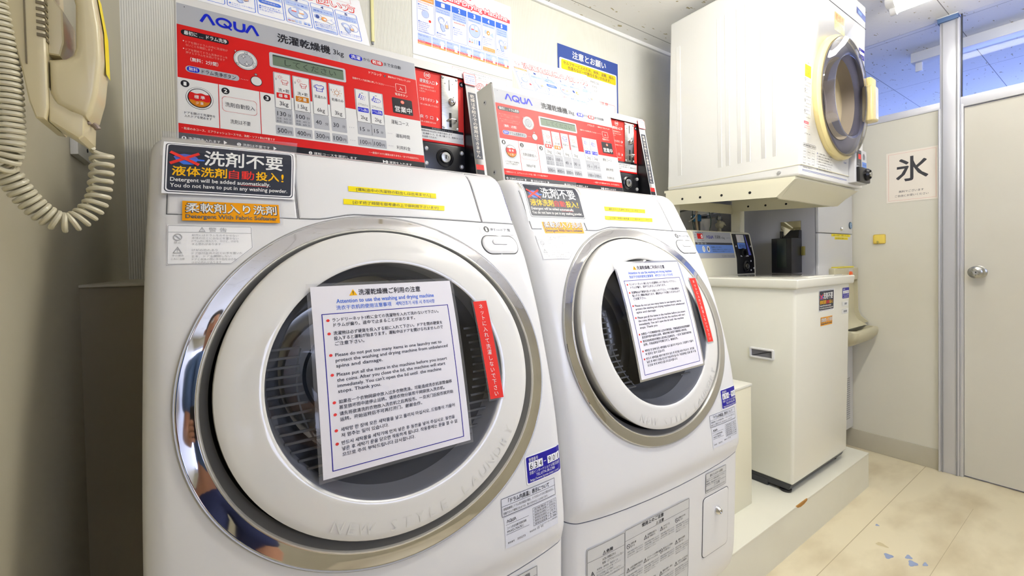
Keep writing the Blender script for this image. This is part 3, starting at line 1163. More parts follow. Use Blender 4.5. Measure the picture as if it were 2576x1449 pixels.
# liquid crystal window
s.rr(86.7, 1487.6, 227.8, 1518.6, 3.5, 's').rr(92.3, 1492.0, 223.1, 1514.6, 1.5, 'm', 2).rect(93, 1511.4, 222.5, 1514.2, 'M', 3)
s.text('してください', 113, 1495.4, 208, 14, 'M', 3)
# numbered steps
def num(s, x, z, n, r_=6.1):
    s.circ(x, z, r_, 'k', 2, r_ * 1.03).text(n, x - (1.5 if n == '1' else 2.4), z - 3.6, x + (1.5 if n == '1' else 2.4), 7.2, 'w', 3, .02)


num(s, -44, 1421.6, '1')
num(s, 14.2, 1421.2, '2')
num(s, 79.5, 1421.2, '3')
s.circ(-23.9, 1398.6, 19.6, 'k', 2, 20.4, 40).circ(-23.9, 1398.6, 19.1, 'c', 3, 19.9, 40).circ(-23.9, 1398.6, 17, 'k', 4, 17.7, 40)
def wave(cx, cz, rx, rz, lo, hi, amp, ph):
    """ellipse cut by two wavy lines"""
    up, dn = [], []
    N = 24
    for i in range(N + 1):
        u = -1 + 2 * i / N
        zz = rz * math.sqrt(max(0, 1 - u * u))
        w1 = hi + amp * math.sin(u * 7 + ph)
        w0 = lo + amp * math.sin(u * 5 + ph)
        up.append((cx + rx * u, cz + min(zz, w1) if w1 > -zz else cz - zz))
        dn.append((cx + rx * u, cz + max(-zz, w0)))
    return up, dn


for lo, hi, c, L in ((-20, 20, 'c', 5), (-20, 8.4, 'r', 6), (-20, -5.4, 't', 7)):
    up, dn = wave(-23.9, 1398.6, 15.8, 16.4, lo, hi, .9 if hi < 20 else 0, .5)
    pts = up + dn[::-1]
    for i in range(len(up) - 1):
        if up[i][1] > dn[i][1] + .01 or up[i + 1][1] > dn[i + 1][1] + .01:
            s.poly([dn[i], dn[i + 1], up[i + 1], up[i]], c, L)
s.text('標 準', -31.5, 1396.6, -16.3, 6.6, 'w', 8, .01).text('少 量', -29.5, 1386.6, -18.6, 5, 'w', 8)
s.text('ドアを開けて洗濯物を', -45.5, 1366.4, -2.2, 4.9, 'k').text('入れドアを閉めます', -45.5, 1360.6, -7.3, 4.9, 'k')
s.rect(3.3, 1348.5, 4.5, 1432, 'r', 2).rect(67.1, 1348.5, 68.3, 1432, 'r', 2)
rp = s.rr_pts(8.8, 1382.4, 61.9, 1410.4, 6, 8)
dd = []
for i in range(len(rp)):
    p, q = Vector(rp[i]), Vector(rp[(i + 1) % len(rp)])
    nn = max(1, int((q - p).length / 1.75))
    dd += [tuple(p.lerp(q, k / nn)) for k in range(nn)]
s.dots(dd, .55, 'r', 2, 5)
s.text('洗剤自動投入', 13, 1391.2, 58.8, 9, 'k').text('洗剤は不要', 20, 1360.4, 50.8, 8.2, 'k')
# course buttons
def tshirt(s, x, z, k, c, L=4):
    s.line([(x + a * k, z + q * k) for a, q in ((-4, -5), (-4, 0.5), (-6, -.3), (-6, 3.6), (-2.6, 5), (-1.4, 4), (1.4, 4), (2.6, 5), (6, 3.6), (6, -.3), (4, .5), (4, -5))], .75 * k, c, L, True)
    s.line([(x + a * k, z + q * k) for a, q in ((-4, -1.6), (-2.6, -.8), (-1.2, -1.7), (.2, -.8), (1.6, -1.7), (2.8, -.8), (4, -1.6))], .6 * k, c, L)


def sun(s, x, z, r_, c, L=4, n=8):
    s.ring(x, z, r_, r_ * .22, c, L, n=18)
    s.dots([(x + r_ * 1.9 * math.cos(2 * math.pi * i / n), z + r_ * 1.75 * math.sin(2 * math.pi * i / n)) for i in range(n)], r_ * .2, c, L)


BTN = [(92.9, 120.7, 'r', '標 準', '洗▸乾', '3kg', '130', '500', ('50', '80')), (126, 154.3, 't', '少 量', '洗▸乾', '1.5kg', '100', '400', ('40', '60')), (160, 187, None, None, '洗濯のみ', '6kg', '40', '300', None), (192.8, 221, None, None, '乾燥のみ', '3kg', '30', '100', None)]
for i, (xa, xb, c, lab, nm, kg, mn, yen, sub) in enumerate(BTN):
    xm = (xa + xb) / 2
    s.rr(xa - 1.2, 1404.4, xb + .8, 1478.8, 1.6, 's', 1).rr(xa - .2, 1405.6, xb, 1477.6, 1.2, 'd', 2).rr(xa + .3, 1406.1, xb - .5, 1477.1, 1, 'c', 3)
    s.rect(xa + 2.5, 1462, xa + 4.1, 1466.5, 'a', 4)
    if c:
        sun(s, xa + 10, 1469.5, 2.4, 'r')
        tshirt(s, xa + 18, 1460, .95, 'r')
        s.text('洗', xa + 6, 1439, xa + 13, 7.4, 'k', 4).poly([(xa + 15, 1440.6), (xa + 17.4, 1442.4), (xa + 15, 1444.2)], 'k', 4).text('乾', xa + 18.6, 1439, xa + 25.4, 7.4, 'k', 4)
        s.rr(xa + 2.8, 1425.6, xb - 2, 1436.8, 1.2, c, 4).text(lab, xm - 7.6, 1427.6, xm + 8, 7.2, 'w', 5, .012)
        s.text(kg, xm - (6.6 if i == 0 else 8), 1411.4, xm + 8.4, 8.8, 'k', 4)
    else:
        if i == 2:
            tshirt(s, xm, 1462.5, 1.35, 'b')
        else:
            sun(s, xm, 1460, 4.4, 't')
        s.text(nm, xa + 3, 1440.4, xb - 2, 6.8, 'k', 4)
        s.text(kg, xm - 6.6, 1411.4, xm + 7.4, 8.8, 'k', 4)
    s.rr(xa - .8, 1375, xb + .6, 1404.6, 1.6, 'g', 2)
    s.rr(xa - 1.2, 1352, xb + .6, 1370.4, 1.6, 'g', 2)
    zz = 1390 if sub else 1384.6
    s.text(mn, xa + 2.5, zz, xa + (17.4 if len(mn) == 3 else 13.4), 9.2, 'k', 3).text('分', xa + 20, zz, xa + 25.8, 6.2, 'k', 3)
    if sub:
        for kk, (a_, q_) in enumerate((('洗濯', sub[0]), ('乾燥', sub[1]))):
            s.text(a_, xa + 1, 1382.6 - 6 * kk, xa + 9, 4.2, 'G', 3).text(q_, xa + 13, 1382.8 - 6 * kk, xa + 19.6, 3.9, 'G', 3).text('分', xa + 22, 1382.6 - 6 * kk, xa + 26, 4.0, 'G', 3)
    s.text(yen, xa + 1.6, 1356, xa + 17.6, 9.6, 'k', 3).text('円', xa + 19.2, 1355.8, xa + 25.4, 6.4, 'k', 3)
for z in (1389, 1361):
    s.dots([(227.5 + 4 * i, z) for i in range(3)], .9, 'g', 2)
    s.dots([(308 + 4 * i, z) for i in range(3)], .9, 'g', 2)
s.rr(243, 1404.2, 303.4, 1478.8, 1.6, 's', 1)
for xa, xb, lab, j in ((244.7, 272, 'ドラム静止', 0), (273.8, 301.8, 'ドラム回転', 1)):
    s.rr(xa, 1404.8, xb, 1477.8, 1.2, 'd', 2).rr(xa + .5, 1405.3, xb - .5, 1477.3, 1, 'c', 3)
    xm = (xa + xb) / 2
    s.rect(xm - 2, 1470, xm + 2.4, 1471.6, 'a', 4)
    for a_ in range(4):
        for q_ in range(3):
            s.circ(xm - 7 + a_ * 3.6 + q_ * 1.3, 1458 + q_ * 3.6 - a_ * .8 + (2 if a_ == 0 else 0), 1.5 - .28 * a_, 'b', 4, n=10)
    if j:
        s.ring(xm, 1460, 10, .8, 'b', 4, 4.4)
    s.text('エアウォッシュ', xa + 3.5, 1441, xb - 3, 6.6, 'k', 4).rr(xa + 2.6, 1427.6, xb - 2.6, 1437.8, .8, 'b', 4).text(lab, xa + 4, 1429.4, xb - 4, 6.8, 'w', 5)
    s.text('2kg', xm - 6.4, 1411.6, xm + 7.4, 8.4, 'k', 4)
    s.text('15', xa + 4, 1385, xa + 13.6, 9, 'k', 3).text('分', xa + 18, 1385, xa + 23.4, 6, 'k', 3)
    s.text('100', xa + 2, 1356.2, xa + 16.6, 9.2, 'k', 3).text('円', xa + 18.4, 1356, xa + 24, 6.2, 'k', 3)
s.rr(243.4, 1376.6, 302.4, 1404.6, 1.6, 'g', 2).rr(242, 1352, 302, 1371, 1.6, 'g', 2).rect(272.6, 1378.4, 273.3, 1401.5, 'd', 3).rect(272.4, 1354, 273.1, 1369, 'd', 3)
s.text('ドアロック', 277.3, 1520.4, 305, 6.6, 'j').circ(312.4, 1523.6, 2.4, 'k', 2).circ(312.4, 1523.6, 1.5, 'G', 3)
s.text('運転中はドアをロックします', 319.6, 1521.8, 372.4, 4.8, 'j').text('営業中ランプ点灯時に押してください', 241.3, 1500, 309.6, 4.8, 'j')
s.dots([(312.6 + 2.5 * i, 1502.2) for i in range(9)], .5, 'w', 2, 5)
s.frame(335.6, 1493, 359, 1511.2, 1.2, .8, 'j', 2).text('入', 343, 1497.4, 351, 8.6, 'w', 3)
s.text('電源ボタン', 332.4, 1483, 361.8, 6.2, 'j')
s.rr(324, 1440, 370.6, 1476.6, 2.4, 'k', 2).circ(347.6, 1468.4, 4.4, 'R', 3, 4.2).circ(347.6, 1468.4, 3.6, 'i', 4, 3.4).text('営業中', 329, 1443.6, 367.6, 14, 'w', 3, .008)
s.text('運転コース', 317.4, 1412.6, 357, 10, 'k').text('運転時間', 325, 1382, 356.8, 9.2, 'k').text('利用料金', 324.2, 1354.8, 355.6, 9, 'k')
s.text('・乾燥のみコース、エアウォッシュコースでは、洗剤・ソフト剤は不要です', -49.5, 1338, 89, 4.6, 'j').text('・一度受けつけた硬貨は戻りません・おつりは出ません', 263, 1337.4, 373, 4.6, 'j')
for x, t, xe, n in ((-50, '洗濯物を入れます', 4, '1'), (28.5, '洗剤は不要です', 80, '2'), (146, '運転コースを選択します', 237, '3'), (296, '硬貨を入れます', 355, '4')):
    s.circ(x + 3.2, 1322.8, 3.2, 'w', 2).text(n, x + 2, 1320.4, x + 4.2, 4.8, 'k', 3).text(t, x + 9, 1320, xe, 5.6, 'w', 2)
for x in (9, 86, 291):
    s.poly([(x, 1319.4), (x + 5, 1323), (x, 1326.6)], 'w', 2)
# the strip right of the coin recess carries the colour bands on
s.rect(521.4, 1331, 543, 1344.5, 'r', 0).rect(521.4, 1313, 543, 1331, 'k', 0)
PT = (1, 0, 0)
s.build('control_panel', lambda x, y, h: (x / 1000, py(y / 1000) - h, y / 1000 + h * KY), cbox, L1, dh=.0002)

s = Sign()
s.rect(521.2, 1359, 543.4, 1533, 'n', 0)
s.vtext('乾燥は手絞りでの使用はできません', 532.3, 1529, 1362, 13, 'j', 1, .01, .92)
s.build('caution_strip', lambda x, y, h: (x / 1000 + (y - 1359) / 174 * .0025, py(y / 1000) - h, y / 1000), cbox, L1)
s = Sign()
s.rr(514, 1552, 549.5, 1583.4, 3.5, 'p', 0).rr(515.4, 1553.4, 548.1, 1582, 2.8, 'W', 1)
for i, t in enumerate(('100円硬貨専用', '100 yen coins only', '100日元硬币専用', '100엔 동전전용')):
    s.text(t, 518, 1573.6 - 6 * i, 545.5, 4.4, 'h', 2)
s.build('coin_sticker', lambda x, y, h: (x / 1000, py(y / 1000) - .0035 - h, y / 1000), cbox, L1)

# coin acceptor in its recess
s = Sign()
s.rect(388.5, 1397.8, 517.5, 1566.6, 'R', 0).rect(388.5, 1397.8, 517.5, 1401.6, 'r', 1)
s.rect(388.5, 1403, 516, 1427.5, 'c', 1).rect(388.5, 1427.5, 516, 1433.6, 'k', 1).text('乾燥時間を延長するには', 430, 1428.4, 486, 4.6, 'a', 2)
s.text('運転開始後3分以内に料金を追加します', 398, 1420.6, 484, 4.8, 'k').text('洗・乾 標準コース、洗・乾 少量コース、乾燥のみコース', 398, 1413.6, 514, 4.8, 'k').text('のみ延長できます）', 399, 1406.6, 442, 4.8, 'k')
s.ring(420.3, 1556.2, 8.0, .9, 'j', 1).text('100', 414.6, 1552.4, 426, 7.4, 'w', 2, .012)
s.text('硬貨投入口', 401, 1536, 439, 9.2, 'w', 2, .006).poly([(443, 1536.4), (448.4, 1541.4), (443, 1546.4)], 'w', 2)
s.text('100円硬貨専用です', 400, 1526.4, 437, 4.6, 'j').text('一枚ずつゆっくり入れて', 400, 1519.4, 442, 4.6, 'j').text('ください', 400, 1513.4, 415, 4.6, 'j')
s.text('つまりボタン', 400.7, 1493.6, 438.4, 8, 'w', 2).poly([(443, 1492.4), (448.4, 1497.4), (443, 1502.4)], 'w', 2).text('つまった時に押してください', 400, 1483, 448, 4.4, 'j')
s.text('戻 り 口', 400, 1452, 433.6, 8.4, 'w', 2).poly([(443, 1450), (448.4, 1455), (443, 1460)], 'w', 2).text('つまった硬貨が戻ります', 400, 1442, 441, 4.4, 'j')
s.circ(512.6, 1553.2, 6.6, 'k', 1, 6.6).text('4', 509.8, 1549.4, 515.2, 7.6, 'w', 2, .02)
cp = s.build('coin_panel', lambda x, y, h: (x / 1000, RY - .0012 - h, y / 1000), cbox, L1)
b = MB()
b.box(.4555, RY - .0055, 1.4330, .5005, RY - .001, 1.5637, STEEL, .0012)
for x, z in ((.4595, 1.5592), (.4965, 1.5592), (.4595, 1.4375), (.4965, 1.4375)):
    b.lathe([(.0034, .0), (.0034, .001), (.002, .0018), (.0, .0019)], (x, RY - .0055, z), (0, -1, 0), SILVER, 16)
for x, z in ((.4655, 1.5455), (.4855, 1.5470), (.4885, 1.5155)):
    b.lathe([(.0016, .0), (.0016, .0008), (.0, .001)], (x, RY - .0055, z), (0, -1, 0), GREY, 10)
b.box(.4755, RY - .0061, 1.5295, .4775, RY - .005, 1.5560, BLACKG)
b.box(.4750, RY - .0062, 1.4400, .4810, RY - .005, 1.4750, BLACKG)
b.lathe([(.0092, .0), (.0092, .003), (.0082, .006), (.005, .0085), (.0, .0092)], (.4822, RY - .0055, 1.5020), (0, -1, 0), CHROME, 28)
b.box(.4814, RY - .0152, 1.4985, .4830, RY - .0138, 1.5055, BLACKG)
b.build('coin_plate', cbox, L1)
b = MB()
yy = RY - .006
b.tube([(.4695, yy, 1.4545), (.4700, yy - .009, 1.4550), (.4740, yy - .013, 1.4560), (.4850, yy - .013, 1.4560), (.4890, yy - .009, 1.4545), (.4892, yy, 1.4520)], .0022, CHROME, 10)
b.build('return_lever', cbox, L1)
b = MB()
b.box(.3885, RY - .012, 1.313, .5115, RY - .001, 1.3930, BLACK, .002)
for x, z in ((.4088, 1.3770), (.4085, 1.3420), (.5035, 1.3770), (.5030, 1.3430)):
    b.lathe([(.0058, .0), (.0056, .002), (.004, .004), (.0, .005)], (x, RY - .012, z), (0, -1, 0), SILVER, 18)
b.lathe([(.0225, .0), (.0225, .002), (.0175, .005), (.0165, .004)], (.4578, RY - .012, 1.3610), (0, -1, 0), BLACK, 36)
b.lathe([(.0130, .002), (.0130, .006), (.0118, .0075), (.0055, .008), (.005, .0070), (.0, .0070)], (.4578, RY - .012, 1.3610), (0, -1, 0), STEEL, 32)
b.box(.4570, RY - .0205, 1.3570, .4586, RY - .0188, 1.3650, BLACKG)
b.build('lock_plate', cbox, L1)

# service hatch and printed labels on the lower panel
def hatch():
    b = MB()
    P = Sign().rr_pts(369, 306, 489, 469, 12, 6)
    P = [(x / 1000, z / 1000) for x, z in P]
    c_ = (.429, .3875)
    sc = lambda k: [(c_[0] + (x - c_[0]) * (1 - k / .060), c_[1] + (z - c_[1]) * (1 - k / .0815)) for x, z in P]
    stack(b, [front_loop(sc(-.0008), -.0002), front_loop(sc(-.0006), .0002), front_loop(sc(.0006), .0002)], SEAM, cap=False)
    stack(b, [front_loop(sc(.0006), .0001), front_loop(sc(.001), .0008), front_loop(sc(.003), .0012), front_loop(sc(.02), .0012), front_loop(sc(.04), .0012), front_loop(sc(.055), .0012)], WHITE)
    o = b.build('service_hatch', m1, L1, flip=False)
    b = MB()
    y = surf(.4325, .419)
    b.lathe([(.0115, .0), (.0115, .003), (.0085, .009), (.0070, .0115), (.0060, .0115), (.0055, .0100), (.0, .0100)], (.4325, y - .001, .419), (0, -1, 0), CHROME, 32)
    b.lathe([(.0040, .0105), (.0030, .0105)], (.4325, y - .001, .419), (0, -1, 0), BLACKG, 18)
    b.build('lock', o, L1)


hatch()
s = Sign()
s.rect(379.5, 481, 474, 533, 'x', 0).frame(379.8, 481.3, 473.7, 532.7, .5, .6, 'd', 1).rect(379.5, 516.6, 474, 517.1, 'd', 1).rect(379.5, 500, 474, 500.5, 'd', 1)
s.text('排水フィルターの掃除', 397, 520.6, 457, 7.6, 'k').text('●排水フィルターの掃除は毎日行ってください。', 382, 510, 466, 4.4, 'd').text('●掃除後は、確実に締め付けてください。', 382, 503, 448, 4.4, 'd')
s.text('⚠ 注 意', 417, 492.6, 442, 6.8, 'k').text('●運転中は排水フィルターをはずさないでください。', 382, 485, 470, 4.6, 'd')
s.build('filter_label', on_front(.0004), m1, L1, cut=12)


def warn_tri(s, x, z, k, c='d', L=2):
    s.line([(x - k, z - k * .8), (x + k, z - k * .8), (x, z + k)], k * .22, c, L, True)
    s.rect(x - k * .12, z - .1 * k, x + k * .12, z + .5 * k, c, L).circ(x, z - .42 * k, k * .13, c, L, n=8)


def no_sign(s, x, z, k, c='d', L=2):
    s.ring(x, z, k, k * .24, c, L, n=22)
    s.line([(x - k * .7, z + k * .7), (x + k * .7, z - k * .7)], k * .24, c, L)


# big caution label
s = Sign()
s.rr(-42, 178, 73, 491, 4, 'x', 0).rr(71, 178, 309, 494, 3, 'x', 0)
s.frame(-40, 180, 70.5, 489, 3, .8, 'd', 1).frame(72.5, 284, 307, 492, 3, .8, 'd', 1).frame(72.5, 180, 307, 281.5, 3, .8, 'd', 1)
s.rect(-40, 461, 70, 461.6, 'd', 1).rect(72.5, 467, 307, 467.6, 'd', 1)
s.text('使用上のご注意', 128, 481, 206, 9.4, 'k', 2, .012)
warn_tri(s, 182, 472.6, 3.6)
s.text('注意', 188, 469, 207, 8, 'k', 2, .01)
warn_tri(s, 8, 467.5, 4.2)
s.text('危険', 14, 463.6, 34, 8.8, 'k', 2, .01)
s.text('水洗い衣類以外は', 2, 451, 42, 6, 'k').text('乾燥・エアウォッシュしない', 2, 443, 66, 6, 'k')
warn_tri(s, -26, 430, 7)
s.para(['食用油・動物油・美容オイル', 'ドライクリーニング油・ベンジン', 'などの付着した衣類は', '洗濯後でも乾燥しないでください'], -14, 435, 80, 4.6, 6.2, 'G')
s.para(['・洗濯後の衣類でも自然発火や引火の恐れがあります', '発火・爆発の原因になります'], -36, 409, 104, 4.4, 6, 'G')
s.rect(-40, 396, 70, 396.6, 'd', 1).rect(-40, 374, 70, 374.6, 'd', 1)
warn_tri(s, 6, 384.6, 4.4)
s.text('警告', 13, 380.6, 33, 8.8, 'k', 2, .01)
warn_tri(s, 12, 358, 7)
s.text('引火物を洗濯乾燥機', 22, 362, 66, 6, 'k').text('の中に入れない', 22, 354, 56, 6, 'k').text('動き出しは', -34, 352, -2, 6, 'k')
s.para(['ガソリン・灯油・シンナー・アルコール', 'などの付着した衣類を入れない', '爆発・火災の恐れがあります'], -34, 338, 100, 4.4, 6, 'G')
hd = ['衣類を確認する', '洗濯物は適正な量で使用する', 'やけどに注意する', '衣類以外を乾燥しない', '大型の敷物や防水性の衣類を入れない', 'デリケートな衣類は洗濯ネットに入れる', '製品の上に衣類などを置かない', '運転中は無理に開けない', 'ドラム内に衣類以外のものを入れない', '乾燥後は衣類を早く取り出す', '製品の廻り・床などに入らない', '水が入ったまま停止したときは電源を']
for i, t in enumerate(hd):
    r_, c_ = divmod(i, 4)
    x, z = 77 + 58 * c_, 452 - 56 * r_
    (warn_tri if (i * 7) % 3 else no_sign)(s, x + 6, z, 5)
    h_ = len(t) // 2 + 1
    s.text(t[:h_], x + 13, z + 1, x + 13 + h_ * 4.6, 5, 'k').text(t[h_:], x + 13, z - 5.4, x + 13 + (len(t) - h_) * 4.6, 5, 'k')
    s.para(['故障や破損の原因になります', '洗濯物の損傷・けがの恐れが', 'ありますのでご注意ください', '点検を受けてください'][:3 + i % 2], x + 3, z - 15, 52, 3.9, 5.4, 'G')
s.text('お客様へのお願い', 76, 264, 156, 9, 'k', 2, .01).text('日常点検清掃および定期点検のお願い', 160, 262, 300, 8.4, 'k', 2, .01)
warn_tri(s, 196, 247, 4.4)
s.text('警告', 203, 243, 224, 8, 'k', 2)
s.para(['・フィルターの掃除は必ず行ってください', '・給水ホース・電源コードの点検を行ってください', '・異常がある時は使用を中止してください', '・点検は専門の技術者に依頼してください'], 80, 230, 210, 5, 7.4, 'G')
s.build('caution_label', on_front(.0004), m1, L1, cut=10)

# moulded warning label, button caption, name plates
WARN = {'a': mat('pale_grey_print', (176, 177, 178), .4)}
s = Sign()
s.poly([(-62, 1107), (12, 1107), (40, 1131), (40, 1164), (-62, 1164)], 'W', 0)
s.line([(-61, 1109), (-60, 1108), (12, 1108), (39, 1131.5), (39, 1162), (38, 1163), (-60, 1163), (-61, 1162)], .7, 'a', 1, True)
s.rect(-61, 1153, 39, 1153.6, 'a', 1)
warn_tri(s, -22, 1157.6, 3.4, 'a')
s.text('警 告', -14, 1154.6, 8, 6.6, 'a')
no_sign(s, -50, 1146, 4.6, 'a')
s.text('禁止', -54, 1136.6, -46, 3.4, 'a')
warn_tri(s, -50, 1127, 4.6, 'a')
s.text('手の挟み', -56, 1118, -43, 3.2, 'a').text('こみに注意', -57, 1113.4, -42, 3.2, 'a')
for i, (t, xe) in enumerate((('幼児にはドラムをのぞかせない', 22), ('本体の近くに台などを置かない', 22), ('ドラム内に落ちたり、やけど、けがを', 22), ('する恐れがあります', 0), ('', 0), ('けがの恐れあり', -4), ('ドア取付金具の近くに手を置いた', 26), ('まま、ドアを開閉しない', 12), ('ドアと本体の間に手や指をはさみ', 18), ('けがの恐れがあります', 0))):
    if t:
        s.text(t, -34, 1147.6 - 4.4 * i, xe, 3.5, 'a')
s.build('warning_label', on_front(.0003), m1, L1, cut=10, mats=WARN)
PL = {'x': mat('pale_label', (226, 228, 234), .35)}
s = Sign()
s.rr(446, 1161.6, 531, 1183.6, 2, 'x', 0).circ(461.6, 1172.6, 6.6, 'k', 1).text('1', 459.6, 1168.4, 462.8, 8.4, 'w', 2, .02).text('押す', 471.5, 1169, 485, 6.8, 'k').dots([(488 + 4 * i, 1172) for i in range(3)], 1, 'k', 2).text('ドア 開', 499, 1169, 523, 6.8, 'k')
s.build('button_caption', on_front(.0005), m1, L1, cut=10, mats=PL)
s = Sign()
s.rr(394.5, 653.5, 520.5, 686, 1, 'x', 0).frame(395.5, 654.5, 519.5, 685, .8, .8, 'd', 1).rect(395.5, 671.4, 519.5, 672, 'd', 1)
s.text('「ドラム内高温」表示について', 410, 674, 505, 8.4, 'k', 2, .01).text('停電復帰時にドラム内が高温の場合、ドアがロックされて開きません。', 398.5, 664, 516, 4.8, 'd').text('自動でロック解除されますが、数十分かかることがあります。', 398.5, 656.8, 500, 4.8, 'd')
s.build('hot_drum_label', on_front(.0004), m1, L1, cut=12, mats=PL)
s = Sign()
s.rect(399, 599, 522, 652, 'x', 0)
brandmark(s, 404, 641.6, 20, 5.4, 'd')
s.text('コイン式全自動洗濯乾燥機', 404, 630.6, 446, 4.4, 'd').text('MWD-7067EC', 404, 624.6, 440, 4.2, 'd').rect(402, 638.4, 452, 638.9, 'd', 1).rect(402, 622, 452, 622.5, 'd', 1)
s.text('製造番号', 404, 606, 418, 3.2, 'd').text('350273', 424, 606, 442, 3.6, 'd').text('製造年月', 452, 608, 466, 3.2, 'd').text('13  05', 470, 608, 484, 3.6, 'd')
s.frame(462, 616.4, 520, 648, .4, .5, 'd', 1).rect(498, 616.4, 498.4, 648, 'd', 1)
for i, (t, v) in enumerate((('定格電圧', '100 V'), ('定格周波数', '50-60 Hz'), ('電動機定格消費電力', '310 W'), ('電熱装置定格消費電力', '1100 W'), ('標準洗濯容量', '6 kg'), ('標準乾燥容量', '3 kg'))):
    z = 643.6 - 5.2 * i
    s.text(t, 465, z, 495, 3.2, 'd').text(v, 502, z, 517, 3.2, 'd').rect(462, z - 1.2, 520, z - .9, 'd', 1)
s.text('ハイアール アクア セールス株式会社', 470, 611, 520, 3.2, 'd')
s.build('rating_plate', on_front(.0004), m1, L1, cut=12, mats=PL)
s = Sign()
s.rect(538.5, 1197, 546, 1302, 'N', 0).vtext('このボタンを押すとドアが開きます', 542.2, 1300, 1199, 5, 'w', 1)
s.build('edge_strip', on_front(.0006), m1, L1, cut=10)


def asset(m, digits, x0, x1, z0, z1):
    s = Sign()
    w, h = x1 - x0, z1 - z0
    X = lambda a: x0 + a / 100 * w
    Z = lambda a: z0 + a / 100 * h
    s.rr(X(0), Z(0), X(100), Z(100), 3.2, 'W', 0).rr(X(2.5), Z(4), X(97.5), Z(96), 2.6, 'N', 1)
    s.text('管理番号', X(9), Z(77), X(33), h * .14, 'w')
    k = 0
    for i, ch in enumerate(digits):
        xa = 8 + i * 12.4
        if ch == '-':
            s.rect(X(xa + 2), Z(61), X(xa + 8), Z(63.5), 'w', 2)
        else:
            s.rect(X(xa), Z(48), X(xa + 11.6), Z(76), 'W', 2).text(ch, X(xa + (4.6 if ch == '1' else 2.6)), Z(51), X(xa + (6.6 if ch == '1' else 9)), h * .22, 'k', 3)
    s.text('京都インターナショナル株式会社', X(8), Z(32), X(92), h * .125, 'w').text('TEL:0774-38-2788', X(25), Z(20), X(76), h * .1, 'w').text('http://www.kyoto-inter.com/', X(9), Z(8), X(88), h * .095, 'w')
    s.build('asset_sticker', on_front(.0006), m, L1, cut=14)


# second machine: copies of every part, then its own asset sticker
for o in list(m1.children):
    c = o.copy()
    COL.objects.link(c)
    c.parent = m2
    for g in o.children:
        d = g.copy()
        COL.objects.link(d)
        d.parent = c
asset(m1, '634-901', 453, 545, 692, 742)
asset(m2, '634-911', 455, 547, 689, 742)


# ------------------------------------------------------------------ notices taped to the machines (things of their own)
def machine_frame(o, m):
    """an object modelled around the first machine, moved to machine m"""
    if m is m2:
        o.matrix_world = Matrix.Translation(T2) @ M2 @ Matrix.Translation(o.location)


def bil(q, w, h):
    """quad of machine-front (x, z) corners TL TR BR BL in metres -> sign mapper (sign units 0..w, 0..h)"""
    def f(x, y):
        u, v = x / w, y / h
        a = (q[3][0] + (q[2][0] - q[3][0]) * u, q[3][1] + (q[2][1] - q[3][1]) * u)
        b_ = (q[0][0] + (q[1][0] - q[0][0]) * u, q[0][1] + (q[1][1] - q[0][1]) * u)
        return a[0] + (b_[0] - a[0]) * v, a[1] + (b_[1] - a[1]) * v
    return f


def sheet(name, label, cat, sg, w, h, q, yfun, m, group=None, film=0, cut=None, thick=.0006, ftop=None):
    """a laminated sheet: printed paper between clear film; yfun(x, z) gives the depth"""
    f = bil(q, w, h)
    c = f(w / 2, h / 2)
    org = Vector((c[0], yfun(*c), c[1]))
    fn = lambda x, y, hh: ((lambda p: (p[0], yfun(*p) - hh, p[1]))(f(x, y)))
    t = thing(name, label, cat, org, group)
    sg.build('print', lambda x, y, hh: fn(x, y, hh + thick), t, org, cut=cut)
    if film:
        b = MB()
        n = 12
        P = []
        for i in range(n + 1):
            P.append([fn(-film + (w + 2 * film) * k / n, -film + (h + film + (ftop or film)) * i / n, thick * .6) for k in range(n + 1)])
        b.grid(P, FILM)
        b.build('laminate', t, org, flip=False)
    b = MB()
    n = 8
    G0 = [[fn(w * k / n, h * i / n, thick * .95) for k in range(n + 1)] for i in range(n + 1)]
    b.grid(G0, mat('paper_back', (236, 236, 234), .6))
    b.build('paper', t, org, flip=False)
    machine_frame(t, m)
    return t


